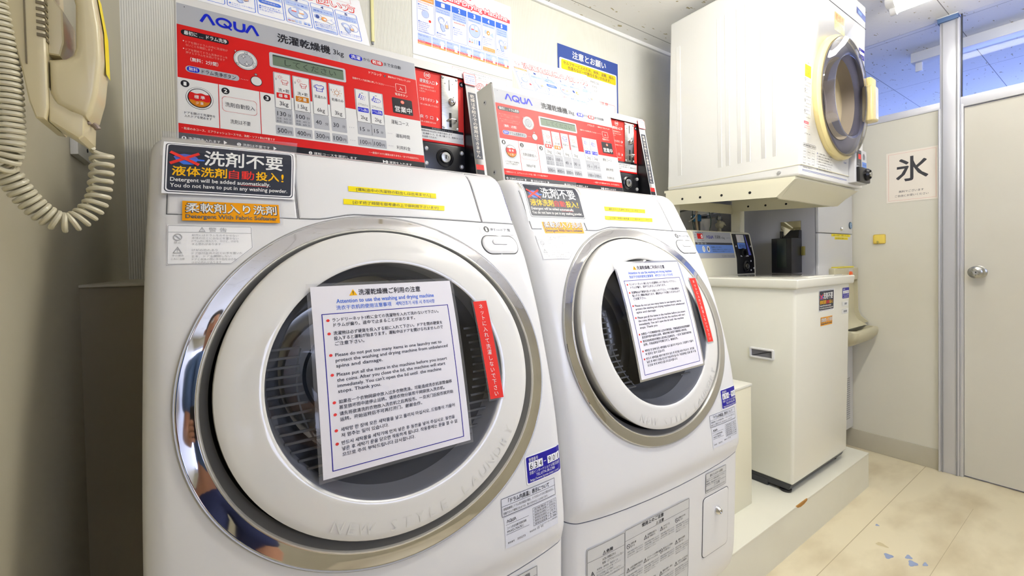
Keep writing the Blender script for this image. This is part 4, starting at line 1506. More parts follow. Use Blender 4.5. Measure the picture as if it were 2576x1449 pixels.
def notice():
    s = Sign()
    w, h = 222, 296
    s.rect(0, 0, w, h, 'P', 0)
    s.poly([(53, 278), (65, 278), (59, 289)], 'v', 1).rect(58.5, 281.6, 59.5, 286, 'k', 2).circ(59, 280.2, .7, 'k', 2, n=8)
    s.text('洗濯乾燥機ご利用の注意', 67, 278, 166, 10.4, 'k', 1, .012)
    s.text('Attention to use the washing and drying machine', 34, 266.4, 188, 7.2, 'B', 1, .012).text('洗衣干衣机的使用注意事项', 33, 255, 115, 7.6, 'B', 1, .004).text('세탁건조기 사용 시 주의사항', 122, 255, 188, 7.4, 'B', 1, .004)
    x0, y0, x1, y1 = 12, 9, 211, 250
    for r_ in ((x0, y0, x0 + 1.2, y1), (x1 - 1.2, y0, x1, y1), (x0 + 1.2, y0, x1 - 1.2, y0 + 1.2), (x0 + 1.2, y1 - 1.2, x1 - 1.2, y1)):
        s.rect(*r_, 'N', 1)
    L = [(236, 26, 192, 'ランドリーネット1枚に全ての洗濯物を入れて洗わないで下さい。', 6.4, 1), (227.6, 27, 150, 'ドラムが偏り、途中で止まることがあります。', 6.4, 0),
         (214.4, 26, 196, '洗濯物は必ず硬貨を投入する前に入れて下さい。ドアを閉め硬貨を', 6.4, 1), (206, 26, 196, '投入すると運転が始まります。運転中はドアを開けられませんので', 6.4, 0), (197.6, 27, 68, 'ご注意下さい。', 6.4, 0),
         (180, 26, 190, 'Please do not put too many items in one laundry net to', 5.6, 1), (171.4, 26, 200, 'protect the washing and drying machine from unbalanced', 5.6, 0), (162.8, 26, 92, 'spins and damage.', 5.6, 0),
         (149, 26, 196, 'Please put all the items in the machine before you insert', 5.6, 1), (140.4, 26, 192, 'the coins. After you close the lid, the machine will start', 5.6, 0), (131.8, 26, 184, "immediately. You can't open the lid until  the machine", 5.6, 0), (123.2, 26, 86, 'stops. Thank you.', 5.6, 0),
         (106.6, 26, 200, '如果在一个衣物网袋中放入过多衣物洗涤，可能造成洗衣机滚筒偏移', 6.2, 1), (98, 26, 186, '甚至损坏而中途停止运转。请将衣物分装若干网袋放入洗衣机。', 6.2, 0),
         (88.4, 26, 200, '请先将欲清洗的衣物放入洗衣机之后再投币。一旦关门后投币就开始', 6.2, 1), (79.8, 26, 146, '运转。开始运转后不可再打开门。谢谢合作。', 6.2, 0),
         (64.4, 26, 200, '세탁망 한 장에 모든 세탁물을 넣고 돌리지 마십시오. 드럼통이 기울어', 6.2, 1), (55.8, 26, 92, '져 멈추는 일이 있습니다.', 6.2, 0),
         (44.6, 26, 198, '반드시 세탁물을 세탁기에 먼저 넣은 후 동전을 넣어 주십시오. 동전을', 6.2, 1), (36, 26, 202, '넣은 후 세탁기 문을 닫으면 작동하게 됩니다. 작동중에는 문을 열 수 없', 6.2, 0), (27.4, 26, 130, '으므로 주의 부탁드립니다.감사합니다.', 6.2, 0)]
    for y, xa, xb, t, hh, bul in L:
        s.text(t, xa, y, xb, hh, 'k', 1, .0045)
        if bul:
            s.circ(20, y + 2.8, 2.3, 'R', 1, n=14)
    return s, w, h


def y_note(x, z):
    return flank(x, z) - .0220


sg, w_, h_ = notice()
sheet('laminated_notice', 'laminated four-language laundry notice taped over the door window of the washer-dryer nearest the phone', 'notice', sg, w_, h_, ((.1086, 1.0704), (.3393, 1.0710), (.3346, .8079), (.1069, .8089)), y_note, m1, 'laundry notices', film=5, cut=24)
sheet('laminated_notice', 'laminated four-language laundry notice taped over the door window of the middle washer-dryer', 'notice', sg, w_, h_, ((.1322, 1.0937), (.3761, 1.0956), (.3685, .8294), (.1287, .8255)), y_note, m2, 'laundry notices', film=5, cut=24)


def red_strip():
    s = Sign()
    s.rect(0, 0, 31, 176, 'R', 0).vtext('ネットに入れて洗濯しないで下さい', 15.5, 172, 4, 10.5, 'w', 1, 0, .86)
    return s, 31, 176


def y_strip(x, z):
    return flank(x, z) - .0200


sg, w_, h_ = red_strip()
sheet('warning_strip', 'red vertical laminated strip on the door of the washer-dryer nearest the phone', 'notice', sg, w_, h_, ((.3792, 1.0311), (.4073, 1.0314), (.4105, .8617), (.3832, .8627)), y_strip, m1, 'red door strips', film=3, cut=20)
sheet('warning_strip', 'red vertical laminated strip on the door of the middle washer-dryer', 'notice', sg, w_, h_, ((.4065, 1.0491), (.4347, 1.0492), (.4353, .8781), (.4115, .8787)), y_strip, m2, 'red door strips', film=3, cut=20)


def detergent(k=1.0):
    s = Sign()
    s.rect(0, 0, 182, 90, 'W', 0).rr(3, 2.6, 179, 87.4, 5, 'n', 1).rr(4.2, 3.8, 177.8, 86.2, 4.4, 'W', 2).rr(6, 5.6, 176, 84.4, 4, 'n', 3)
    # measuring scoop crossed out
    s.poly([(13, 62), (17, 66), (26, 68), (36, 67), (42, 63), (44, 60), (52, 59.6), (52, 57.2), (43, 57), (38, 50), (25, 49.6), (16, 57)], 'B', 4).poly([(13.6, 62), (17, 65.6), (26, 67.4), (36, 66.4), (42, 62.6), (43, 60.4), (14.4, 60)], 'h', 5)
    for a_, q_ in (((9, 50), (45, 70)), ((9, 70), (45, 50))):
        s.line([a_, q_], 4.6, 'R', 6 if a_[1] == 50 else 7)
    s.text('洗剤不要', 52, 50.4, 162, 27, 'w', 4, .016).text('液体洗剤', 12, 30, 82, 16.5, 'v', 4, .018).text('自動', 85, 30, 120, 15.4, 'R', 4, .01).text('投入', 123, 30, 157, 15.6, 'v', 4, .018).text('!', 160.6, 30, 164, 14.5, 'v', 4, .008)
    s.text('Detergent will be added automatically.', 10, 20.6, 144, 6.6, 'w', 4, .014).text('You do not have to put in any washing powder.', 10, 11, 170, 6.6, 'w', 4, .014).rect(102, 19.4, 142, 20, 'r', 4)
    return s, 182, 90


def y_det(x, z):
    return surf(max(x, -.045), min(z, 1.305)) - .004


sg, w_, h_ = detergent()
sheet('detergent_sign', 'dark laminated sign about automatic detergent on the washer-dryer nearest the phone', 'sign', sg, w_, h_, ((-.0685, 1.2990), (.1135, 1.3045), (.1030, 1.2125), (-.0690, 1.2110)), y_det, m1, 'detergent signs', film=3, cut=8, ftop=19)
sheet('detergent_sign', 'dark laminated sign about automatic detergent on the middle washer-dryer, glare across it', 'sign', sg, w_, h_, ((-.0520, 1.3030), (.1330, 1.3060), (.1150, 1.2080), (-.0620, 1.2065)), y_det, m2, 'detergent signs', film=7, cut=8, ftop=12)


def softener():
    s = Sign()
    s.rect(0, 0, 124, 31, 'v', 0).rect(0, 0, 124, 31, 'o', 1)
    s.text('柔軟剤入り洗剤', 3.6, 12.4, 120.8, 16, 'd', 2, .03).text('柔軟剤入り洗剤', 4.4, 13.2, 120, 14.8, 'w', 3, .012).text('Detergent With Fabric Softener', 4, 4, 120, 6.4, 'd', 2, .02).text('Detergent With Fabric Softener', 4.5, 4.4, 119.5, 5.8, 'G', 3, .0)
    return s, 124, 31


def y_soft(x, z):
    return surf(x, z) - .0028


sg, w_, h_ = softener()
sheet('softener_sign', 'orange laminated strip below the dark sign on the washer-dryer nearest the phone', 'sign', sg, w_, h_, ((-.0450, 1.2010), (.0790, 1.2020), (.0785, 1.1710), (-.0450, 1.1705)), y_soft, m1, 'softener strips', film=5, cut=8)
sheet('softener_sign', 'orange laminated strip below the dark sign on the middle washer-dryer', 'sign', sg, w_, h_, ((-.0320, 1.2025), (.0930, 1.2040), (.0885, 1.1720), (-.0340, 1.1695)), y_soft, m2, 'softener strips', film=5, cut=8)
YT = ('[運転途中の洗濯物の取出しは出来ません]', '[必ず終了時間を御考慮の上で御利用下さいませ]')
for m, q in ((m1, ((194, 1246.5, 366, 1245.5, 364, 1234.6, 193, 1236), (182, 1220.6, 378, 1219.4, 375, 1208.8, 181, 1210.2))), (m2, ((203, 1251, 371, 1251.4, 364, 1239.6, 200, 1238.4), (190.5, 1223.4, 385, 1224.8, 379, 1213, 187, 1212.4)))):
    for i in range(2):
        s = Sign()
        s.rect(0, 0, 170, 11, 'y', 0).text(YT[i], 14, 2.2, 158, 6.8, 'd', 1)
        p = q[i]
        wh = ('the washer-dryer nearest the phone', 'the middle washer-dryer')[m is m2]
        sheet('label_tape', '%s yellow printed tape on the drawer front of %s' % (('upper', 'lower')[i], wh), 'label', s, 170, 11, ((p[0] / 1000, p[1] / 1000), (p[2] / 1000, p[3] / 1000), (p[4] / 1000, p[5] / 1000), (p[6] / 1000, p[7] / 1000)), lambda x, z: surf(x, z) - .0024, m, 'yellow printed tapes', cut=8, thick=.0003)


# ------------------------------------------------------------------ instruction flyers
def girl(s, x, y, k, c='B', L=3):
    """small line drawing of a woman with a headscarf and a basket"""
    P = lambda pts: [(x + a * k, y + b_ * k) for a, b_ in pts]
    s.circ(x, y, 4.6 * k, 'l', L, 5.0 * k).circ(x + .6 * k, y - .6 * k, 3.4 * k, 'W', L + 1, 3.6 * k)
    s.line(P([(-4.6, -1), (-4.8, 3), (-2, 5.4), (2, 5.4), (4.6, 3), (4.4, 0)]), .5 * k, c, L + 2)
    s.poly(P([(-1, -4), (3, -5), (6, -13), (2, -15), (-1, -10)]), 'l', L).line(P([(-1, -4), (-1, -10), (2, -15), (6, -13), (3, -5)]), .45 * k, c, L + 1)
    s.poly(P([(6, -4), (11, -3), (11.6, -8), (7, -9)]), 'e', L + 2).line(P([(6, -4), (9, 2), (11, -3), (11.6, -8), (7, -9), (6, -4)]), .4 * k, c, L + 3)
    s.dots(P([(-.2, -.4), (2, -.6)]), .35 * k, c, L + 2)


def jp_flyer(w=326, h=160, y0=0):
    s = Sign()
    s.rect(0, 0, w, h, 'W', 0)
    s.frame(w * .36, h - 24, w - 22, h - 3, .5, .7, 'u', 1)
    s.text('ご利用の前に必ず使用方法をお読みください', w * .40, h - 12, w * .78, 5, 'a').text('衣類の取扱い表示をご確認ください', w * .46, h - 20, w * .72, 5, 'a')
    s.text('洗濯乾燥機の使い方', 50, 104, w - 16, 26, 'R', 1, .05).text('洗濯乾燥機の使い方', 50.8, 104.8, w - 16.8, 24.4, 'W', 2, .012)
    tshirt(s, 30, 116, 1.3, 'R', 1)
    sun(s, 20, 126, 3.0, 'R', 1)
    xs = [10, 62, 112, 162, 214, 264, w - 12]
    hd = ['ドラム洗浄', '1', '2', '3', '4', '5']
    sb = ['', '洗濯物を入れる', '洗剤は自動投入されます', 'コースを選ぶ', '硬貨を入れる', '終了表示になれば終了です']
    for i in range(6):
        xa, xb = xs[i], xs[i + 1] - 4
        s.frame(xa, 8, xb, 98, 4, 1.1, 'B', 1)
        if i == 0:
            s.rect(xa + 1, 90, xb - 1, 97, 'O', 2).text('洗濯をはじめる前に', xa + 4, 91.4, xb - 4, 4.6, 'w', 3).text('ドラムの中を確認', xa + 5, 83, xb - 6, 4, 'R', 3)
            s.para(['■ドラムの中に洗濯物が', 'ないことを確認して', 'からドアを閉めます'], xa + 3, 75, 44, 4, 6, 'B', 3)
            s.circ(xa + 22, 48, 10, 'l', 2).ring(xa + 22, 48, 10, .8, 'B', 3).circ(xa + 38, 34, 4, 'p', 2)
            s.para(['■ドアを閉めて', 'ドラム洗浄ボタンを', '押すとドラム内を', '洗浄します。'], xa + 3, 28, 44, 4, 5.4, 'B', 3)
        else:
            s.line([(xa + .6, 84), (xb - .6, 84)], .8, 'B', 1)
            xm = (xa + xb) / 2
            s.text(hd[i], xm - 2.6, 87, xm + 2.6, 8, 'z', 2, .03)
            s.rect(xa + 2, 66, xb - 2, 82.6, 'l', 2)
            t = sb[i]
            if len(t) > 8:
                k = t.find('自動') if '自動' in t else 5
                s.text(t[:k], xa + 9, 75, xb - 9, 5.4, 'B', 3).text(t[k:], xa + 4, 68, xb - 4, 5.4, 'B', 3)
            else:
                s.text(t, xa + 4, 71, xb - 4, 6, 'B', 3)
            if i == 1:
                girl(s, xa + 17, 50, 1.6)
                s.para(['■ドアをしっかり閉めて', '  ください。'], xa + 3, 17, 42, 4, 5.4, 'B', 3)
            elif i == 2:
                s.rr(xa + 3, 46, xb - 3, 58, 5.6, 'B', 2).text('洗剤自動投入', xa + 8, 49, xb - 8, 5.8, 'w', 3)
                s.para(['■洗剤は不要です。', '■ソフト剤は自動投入', '  されません。'], xa + 3, 34, 42, 4.4, 6.4, 'B', 3)
            elif i == 3:
                s.circ(xm, 46, 18, 'l', 2, 17).ring(xm, 46, 18, .8, 'B', 3, 17).rr(xm - 12, 46, xm - 3, 60, 1, 'W', 4).rr(xm + 2, 44, xm + 11, 58, 1, 'W', 4).rect(xm - 12, 47, xm - 3, 50, 'p', 5).rect(xm + 2, 45, xm + 11, 48, 'O', 5)
                s.poly([(xm - 2, 42), (xm + 3, 44), (xm + 9, 38), (xm + 9, 32), (xm, 31)], 'W', 5)
                for j in range(6):
                    s.rr(xa + 3 + 6.6 * j + (3 if j > 3 else 0), 13, xa + 8 + 6.6 * j + (3 if j > 3 else 0), 22, .8, 'l', 2).rect(xa + 3 + 6.6 * j + (3 if j > 3 else 0), 14, xa + 8 + 6.6 * j + (3 if j > 3 else 0), 16, ('p', 'O', 'l', 'l', 'B', 'B')[j], 3)
            elif i == 4:
                s.ring(xa + 12, 54, 8, .7, 'B', 2).circ(xa + 10, 54, 4, 'z', 2, 6).circ(xa + 23, 50, 6, 'O', 3, 7).circ(xa + 24, 49, 3, 'W', 4).poly([(xa + 26, 46), (xa + 40, 56), (xa + 44, 40), (xa + 36, 38)], 'W', 3).line([(xa + 26, 46), (xa + 40, 56), (xa + 36, 50), (xa + 44, 46), (xa + 36, 38)], .6, 'B', 4)
                s.para(['■表示された料金を入れ', 'ると運転を始めます。', '●投入金額は返金できません'], xa + 3, 31, 42, 4, 5.6, 'B', 3)
                s.rect(xa + 2, 10, xb - 2, 17, 'l', 2).text('運転中ドアは開きません', xa + 4, 11.4, xb - 4, 4.4, 'B', 3)
            else:
                girl(s, xa + 16, 48, 1.5)
                s.ring(xa + 34, 46, 9, .7, 'B', 3, 12)
                s.para(['■ドアを開けて洗濯物を', '  取り出してください。'], xa + 3, 20, 42, 4, 5.6, 'B', 3)
    return s


for m, x0, x1, lab in ((m1, -.040, .287, 'instruction flyer leaning back on the coin box of the washer-dryer nearest the phone'), (m2, .0400, .3660, 'instruction flyer leaning back on the coin box of the middle washer-dryer')):
    org = Vector(((x0 + x1) / 2, .985, 1.5905))
    t = thing('instruction_flyer', lab, 'flyer', org, 'instruction flyers')
    ey = Vector((0, .077, .140)).normalized()
    H = .160 if m is m2 else .172
    bend = lambda u, v: .006 * math.sin(math.pi * u) * v
    fn = lambda x, y, h: (x0 + (x1 - x0) * x / 326, .9705 + ey.y * y / 1000 + bend(x / 326, y / 160) - h * ey.z, 1.5912 + ey.z * y / 1000 + h * ey.y)
    sg = jp_flyer(326, 160 if m is m2 else 160)
    sg.build('print', lambda x, y, h: fn(x, y, h + .0005), t, org, cut=30)
    b = MB()
    b.grid([[fn(326 * k / 16, 160 * i / 8, .0004) for k in range(17)] for i in range(9)], mat('paper_back', (236, 236, 234), .6))
    b.build('paper', t, org, flip=False)
    # clear stand behind the sheet
    b = MB()
    P = [[fn(20 + 286 * k / 4, 130 * i / 4, -.0012) for k in range(5)] for i in range(5)]
    b.grid(P, CLEAR)
    b.box(x0 + .03, .984, 1.5905, x1 - .03, 1.06, 1.592, CLEAR)
    b.build('stand', t, org, flip=False)
    machine_frame(t, m)

# wall posters: English sheet above, Japanese sheet below, notice in the middle of the wall
def en_poster():
    s = Sign()
    w, h = 444, 310
    s.rect(0, 0, w, h, 'W', 0)
    s.text('How to use the', 60, 272, 250, 20, 'p', 2, .02)
    s.rect(110, 236, w - 7, 251, 'p', 1).text('Washing and Drying Machine', 20, 240, w - 20, 22, 'p', 2, .075).text('Washing and Drying Machine', 21.4, 241.2, w - 21.4, 20, 'W', 3, .022)
    xs = [20, 93, 163, 233, 300, 366, w - 16]
    tt = [[], ['Put your laundry', 'into the drum.'], ['Detergent with', 'fabric softener', 'is added'], ['Select a cycle.'], ['Insert coins.'], ['The end message', 'is displayed when', 'washing is complete.']]
    for i in range(6):
        xa, xb = xs[i], xs[i + 1] - 5
        xm = (xa + xb) / 2
        s.frame(xa, 88, xb, 202 if i else 226, 5, 1, 'B', 1)
        if i:
            s.rect(xa, 202, xb, 225, 'B', 1).text(str(i), xm - 3.6, 206, xm + 3.6, 15, 'w', 2, .05)
            s.rect(xa + 2, 198 - 9 * len(tt[i]), xb - 2, 200, 'l', 2)
            for j, t in enumerate(tt[i]):
                s.text(t, xa + 6, 191 - 9 * j, xb - 6, 5.6, 'B', 3)
        else:
            s.rect(xa + 1, 204, xb - 1, 224, 'O', 2).text('Drum cleaning', xa + 6, 210, xb - 6, 7, 'w', 3).text('Before inserting coins', xa + 4, 196, xb - 4, 4.6, 'p', 3)
            s.para(['■Make sure that', 'there is no laundry', 'in the drum.'], xa + 4, 186, 60, 5, 8, 'B', 3)
            s.circ(xa + 32, 158, 12, 'l', 2).ring(xa + 32, 158, 14, 1, 'B', 3).circ(xa + 50, 136, 5, 'R', 2)
            s.para(['■After closing the', 'door, press the drum', 'cleaning button and', 'the machine will', 'start cleaning the', 'interior of the drum.'], xa + 4, 124, 62, 4.8, 7, 'B', 3)
        if i == 1:
            girl(s, xa + 24, 152, 2.6)
            s.para(['■Close the door', 'securely.'], xa + 5, 101, 56, 5, 8, 'B', 3)
        elif i == 2:
            s.text('automatically', xa + 8, 162, xb - 8, 6, 'R', 3)
            s.para(['■You do not', 'have to put in any', 'detergent or fabric', 'softener.'], xa + 5, 140, 58, 5, 8, 'B', 3)
        elif i == 3:
            s.circ(xm, 156, 25, 'l', 2, 26).ring(xm, 156, 25, 1, 'B', 3, 26).rr(xm - 16, 158, xm - 4, 176, 2, 'W', 4).rr(xm + 2, 158, xm + 14, 176, 2, 'W', 4).rect(xm - 16, 158, xm - 4, 162, 'p', 5).rect(xm + 2, 156, xm + 14, 160, 'O', 5)
            for j in range(5):
                s.rect(xa + 4 + 11 * j, 104, xa + 11 + 11 * j, 122, ('l', 'l', 'l', 'l', 'B')[j], 2).rect(xa + 4 + 11 * j, 106, xa + 11 + 11 * j, 110, ('p', 'O', 'l', 'l', 'B')[j], 3)
        elif i == 4:
            s.circ(xa + 16, 168, 6, 'l', 2, 9).circ(xa + 28, 166, 8, 'O', 3, 9).circ(xa + 29, 165, 3.6, 'W', 4).poly([(xa + 34, 160), (xa + 50, 172), (xa + 54, 150)], 'l', 3)
            s.para(['■After the indicated', 'amount of coins is', 'inserted,', 'the machine starts', 'operation.'], xa + 4, 142, 52, 4.8, 7.2, 'B', 3)
            s.rr(xa + 2, 91, xb - 2, 106, 3, 'O', 2).text('During operation,', xa + 6, 99.4, xb - 6, 4.4, 'w', 3).text('the door cannot be', xa + 6, 93, xb - 6, 4.4, 'w', 3)
        elif i == 5:
            girl(s, xa + 24, 142, 2.3)
            s.ring(xa + 46, 140, 12, .8, 'B', 3, 16)
            s.para(['■Open the door and', 'remove the laundry', 'from the machine.'], xa + 4, 108, 54, 4.8, 7, 'B', 3)
    for i, t in enumerate(('Appropriate', 'Shirt', 'Blouse', 'Work clothes', 'Underwear', 'Towel', 'Pajamas')):
        xa = 20 + 58.6 * i
        xb = xa + 55
        s.rect(xa, 56, xb, 82, 'l', 1).rect(xa, 49, xb, 56, 'p', 1).rect(xa, 42, xb, 49, 'O', 1).text(t, xa + 3, 74, xa + 3 + 3.6 * len(t), 5, 'B', 2).text('Approx. 250g', xa + 3, 58.6, xa + 27, 4, 'B', 2)
        s.text('About 10 items', xa + 3, 51, xa + 30, 3.6, 'W', 2).text('About 5 items', xa + 3, 44, xa + 28, 3.6, 'W', 2)
        if i:
            s.poly([(xa + 34, 48), (xa + 34, 62), (xa + 30, 66), (xa + 34, 74), (xa + 46, 74), (xa + 52, 66), (xa + 47, 62), (xa + 47, 47)], 'W', 3)
    return s, w, h


def hang(name, label, x0, z0, w, h, sg, cat='poster', group=None, proj=.002):
    org = Vector((x0 + w / 2000, YW, z0 + h / 2000))
    t = thing(name, label, cat, org, group)
    fn = flat((x0, YW - proj, z0), (1, 0, 0), (0, 0, 1))
    b = MB()
    b.box(x0, YW - proj, z0, x0 + w / 1000, YW, z0 + h / 1000, mat('paper_back', (236, 236, 234), .6))
    b.build('paper', t, org, ang=0)
    sg.build('print', fn, t, org)
    return t


sg, w_, h_ = en_poster()
hang('instruction_poster', 'white English laundry instruction poster with blue numbered columns on the back wall', .6062, 1.8845, w_, h_, sg, group='instruction posters on the back wall')
s = jp_flyer(326, 160)
k_ = 444 / 326
s.items = [([(x * k_, y * k_ + 80) for x, y in vs], fs, c, L) for vs, fs, c, L in s.items]
s.items[0] = ([(0, 0), (444, 0), (444, 298), (0, 298)], [(0, 1, 2, 3)], 'W', 0)
hang('instruction_poster', 'white Japanese laundry instruction poster mostly hidden below the English one', .6062, 1.582, 444, 298, s, group='instruction posters on the back wall')
s = Sign()
s.rect(0, 0, 404, 560, 'z', 0).rr(10, 10, 394, 500, 8, 'W', 1).rr(21, 448, 388, 494, 8, 'Y', 2)
s.text('注意とお願い', 92, 512, 316, 34, 'w', 1, .02)
s.text('セルフサービスのため、紛失、盗難、縮み、', 34, 472, 378, 16, 'd', 3, .004).text('色落ちなど一切責任を負いかねます。', 62, 453, 350, 16, 'd', 3, .004)
s.para(['毛布、和服、皮革類、毛皮製品、特殊加工品、', '絹などの高級品、水洗い、乾燥に不向きな', '衣類などは、破損する恐れがありますので', 'ご利用の際は充分ご注意ください。'], 30, 424, 350, 11, 21, 'd', 2)
s.text('忘れ物にご注意', 130, 332, 330, 15, 'R', 2).frame(24, 196, 380, 342, 6, 1.4, 'p', 2)
s.para(['お忘れ物は、終了時間になりましたら', '責任を負いませんのでご了承ください。', 'ご利用後は衣類の取り忘れがないよう'], 40, 304, 330, 11, 22, 'd', 2)
s.para(['洗濯物の機械の故障など', 'お客様の機の故障は係員まで', 'ご連絡ください。'], 40, 232, 330, 11, 22, 'd', 2)
s.items = [i for i in s.items]
hang('notice_board', 'blue-bordered notice with a yellow heading box on the back wall left of the dryer', 1.3055, 1.5515, 404, 560, s, 'notice', proj=.004)

# thin yellow hook strip on the wall behind the first flyer
t = thing('hanging_strip', 'pale yellow strip hanging on the back wall behind the flyer of the first machine', 'strip', (.4585, YW, 2.0))
b = MB()
b.box(.4535, YW - .008, 1.885, .4640, YW, 2.27, mat('pale_yellow_plastic', (236, 230, 164), .4), .002)
b.build('strip', t, t.location)
b = MB()
b.box(.4555, YW - .006, 1.876, .4620, YW, 1.885, GREY, .001)
b.build('end_clip', t, t.location)


# ------------------------------------------------------------------ small top-loading washer on the plinth
def wy(z):
    return .765 - (z - .195) * .0191


WX0, WX1 = 1.838, 2.386
org = Vector((2.112, 1.03, .163))
wm = thing('washing_machine', 'small cream top-loading coin washing machine on the plinth below the dryer', 'washing machine', org)
b = MB()
b.hull8([(WX0, wy(.2), .2), (WX1, wy(.2), .2), (WX1, 1.30, .2), (WX0, 1.30, .2), (WX0, wy(.98), .984), (WX1, wy(.98), .984), (WX1, 1.30, .984), (WX0, 1.30, .984)], CREAM, .012, 3)
b.build('cabinet', wm, org)
b = MB()
b.hull8([(WX0 + .004, .782, .176), (WX1 - .01, .782, .176), (WX1 - .01, 1.29, .176), (WX0 + .004, 1.29, .176), (WX0 + .003, .772, .203), (WX1 - .004, .772, .203), (WX1 - .004, 1.295, .203), (WX0 + .003, 1.295, .203)], DGREY, .003)
b.box(WX0 + .002, .86, .1635, WX0 + .06, 1.28, .19, DGREY, .003)
b.build('base', wm, org)
for x, y in ((WX0 + .022, .80), (WX1 - .05, .81), (WX0 + .03, 1.27), (WX1 - .05, 1.27)):
    b = MB()
    b.lathe([(.0, 0), (.020, 0), (.021, .003), (.021, .008), (.010, .014), (.010, .024)], (x, y, .163), (0, 0, 1), BLACK, 24)
    b.build('foot', wm, org)
b = MB()
LX0, LX1, LY0 = 1.822, 2.408, .735
b.hull8([(LX0 + .004, LY0 + .004, .978), (LX1 - .004, LY0 + .004, .978), (LX1 - .004, 1.31, .978), (LX0 + .004, 1.31, .978), (LX0, LY0, 1.017), (LX1, LY0, 1.017), (LX1, 1.31, 1.020), (LX0, 1.31, 1.020)], CREAM, .009, 3)
b.build('top_frame', wm, org)
b = MB()
b.box(LX0 + .05, LY0 + .035, 1.0165, LX1 - .05, 1.16, 1.0215, mat('smoked_lid', (198, 196, 184), .08, coat=.6), .002)
b.box(LX0 + .16, LY0 + .028, 1.0165, LX1 - .16, LY0 + .05, 1.0225, CREAM, .002)
b.build('lid', wm, org)
b = MB()
f = lambda a, q, d: (WX0 - d, a, q)
loop = lambda k, d: [f(y / 1000, z / 1000, d) for y, z in Sign().rr_pts(829 - k, 686 - k, 926 + k, 730 + k, 7 + k, 4)]
stack(b, [loop(0, .0002), loop(0, .0065), loop(-2, .0085), loop(-7, .0085), loop(-8, .0012)], mat('handle_bezel', (222, 222, 220), .35), cap=False)
stack(b, [loop(-8, .0012), loop(-9, .0010)], mat('handle_recess_shade', (112, 112, 116), .6))  # flat grey plate: the hand hole's shade is put into its colour
b.build('side_handle', wm, org)
# control box across the back of the lid
cbx = MB()
KX0, KX1 = 1.835, 2.372
sec = [(1.030, 1.148), (1.102, 1.150), (1.228, 1.188), (1.238, 1.196), (1.242, 1.212), (1.242, 1.30), (1.021, 1.30), (1.021, 1.148)]
sec = [(1.019, 1.160), (1.102, 1.163), (1.232, 1.190), (1.240, 1.197), (1.243, 1.210), (1.243, 1.305), (1.019, 1.305)]
cbx.prism(sec, lambda z, y, d: (d, y, z), KX0, KX1, CREAM2, .004)
cb2 = cbx.build('control_box', wm, org)
fnb = lambda x, y, h: (x / 1000, (1.163 + (y / 1000 - 1.102) * .2077 if y > 1102 else 1.160 + (y / 1000 - 1.019) * .036) - .0004 - h, y / 1000)
s = Sign()
s.rect(1846, 1106, 2172, 1236, 'g', 0).rect(1846, 1172, 2172, 1183, 'd', 1).rect(1846, 1131, 2172, 1172, 'q', 1)
s.rect(1874, 1200, 1920, 1226, 'r', 1).text('0', 1904, 1203, 1916, 19, 'W', 2, .03)
s.text('残り時間  分', 1862, 1228, 1930, 5.6, 'd').text('洗濯', 1850, 1216, 1866, 5, 'd').text('脱水', 1850, 1204, 1866, 5, 'd').text('おしらせ表示', 1866, 1189, 1926, 5.6, 'd')
brandmark(s, 1948, 1203, 62, 15, 'N', 1)
s.text('洗濯機', 2022, 1203, 2072, 17, 'k', 1).text('4.5kg', 2080, 1203, 2110, 11, 'k', 1).text('MCW-C45', 2126, 1206, 2158, 4, 'd', 1)
s.text('▷―▷―▷', 1866, 1174, 1940, 7, 'w', 2)
s.circ(1906, 1151, 12, 'c', 2, 15).circ(1946, 1151, 12, 'c', 2, 15).ring(1906, 1151, 6, 2, 'a', 3).rect(1941, 1143, 1951, 1158, 'd', 3)
s.text('洗濯槽シャワーボタン', 1972, 1156, 2066, 8, 'd', 2).text('運転開始前に洗濯槽を洗い流したい場合は押してください', 1978, 1146, 2150, 5.4, 'd', 2).text('使用後はふたを閉めてください', 1978, 1137, 2150, 5.4, 'd', 2)
s.text('COIN WASHER', 2052, 1110, 2168, 13, 'a', 1, .02)
s.build('control_label', fnb, cb2, org)
b = MB()
c0, c1 = 2.185, 2.352
P = [(c0, 1.030), (c1, 1.030), (c1, 1.102), (c1 - .004, 1.228), (c0, 1.232), (c0, 1.102)]
for (za, zb) in ((1.024, 1.1025), (1.1025, 1.231)):
    q = [fnb(c0 * 1000, za * 1000, .003), fnb(c1 * 1000, za * 1000, .003), fnb(c1 * 1000, zb * 1000, .003), fnb(c0 * 1000, zb * 1000, .003)]
    b.quad(*q, BLACK)
    b.quad(q[0], q[3], fnb(c0 * 1000, zb * 1000, -.001), fnb(c0 * 1000, za * 1000, -.001), BLACK)
b.quad(fnb(c0 * 1000, 1231, .003), fnb(c1 * 1000, 1231, .003), fnb(c1 * 1000, 1231, -.001), fnb(c0 * 1000, 1231, -.001), BLACK)
for x, z in ((2.196, 1.166), (2.342, 1.166), (2.345, 1.050), (2.318, 1.088), (2.316, 1.040)):
    p = fnb(x * 1000, z * 1000, .003)
    b.lathe([(.005, 0), (.0045, .002), (.0, .003)], p, (0, -1, 0), LGREY, 14)
p = fnb(2266, 1062, .003)
b.lathe([(.030, 0), (.030, .004), (.022, .008), (.020, .006)], p, (0, -1, 0), BLACK, 30)
b.lathe([(.015, .006), (.014, .010), (.006, .010), (.0, .009)], p, (0, -1, 0), STEEL, 26)
b.box(p[0] - .0015, p[1] - .0108, p[2] - .007, p[0] + .0015, p[1] - .0098, p[2] + .007, BLACKG)
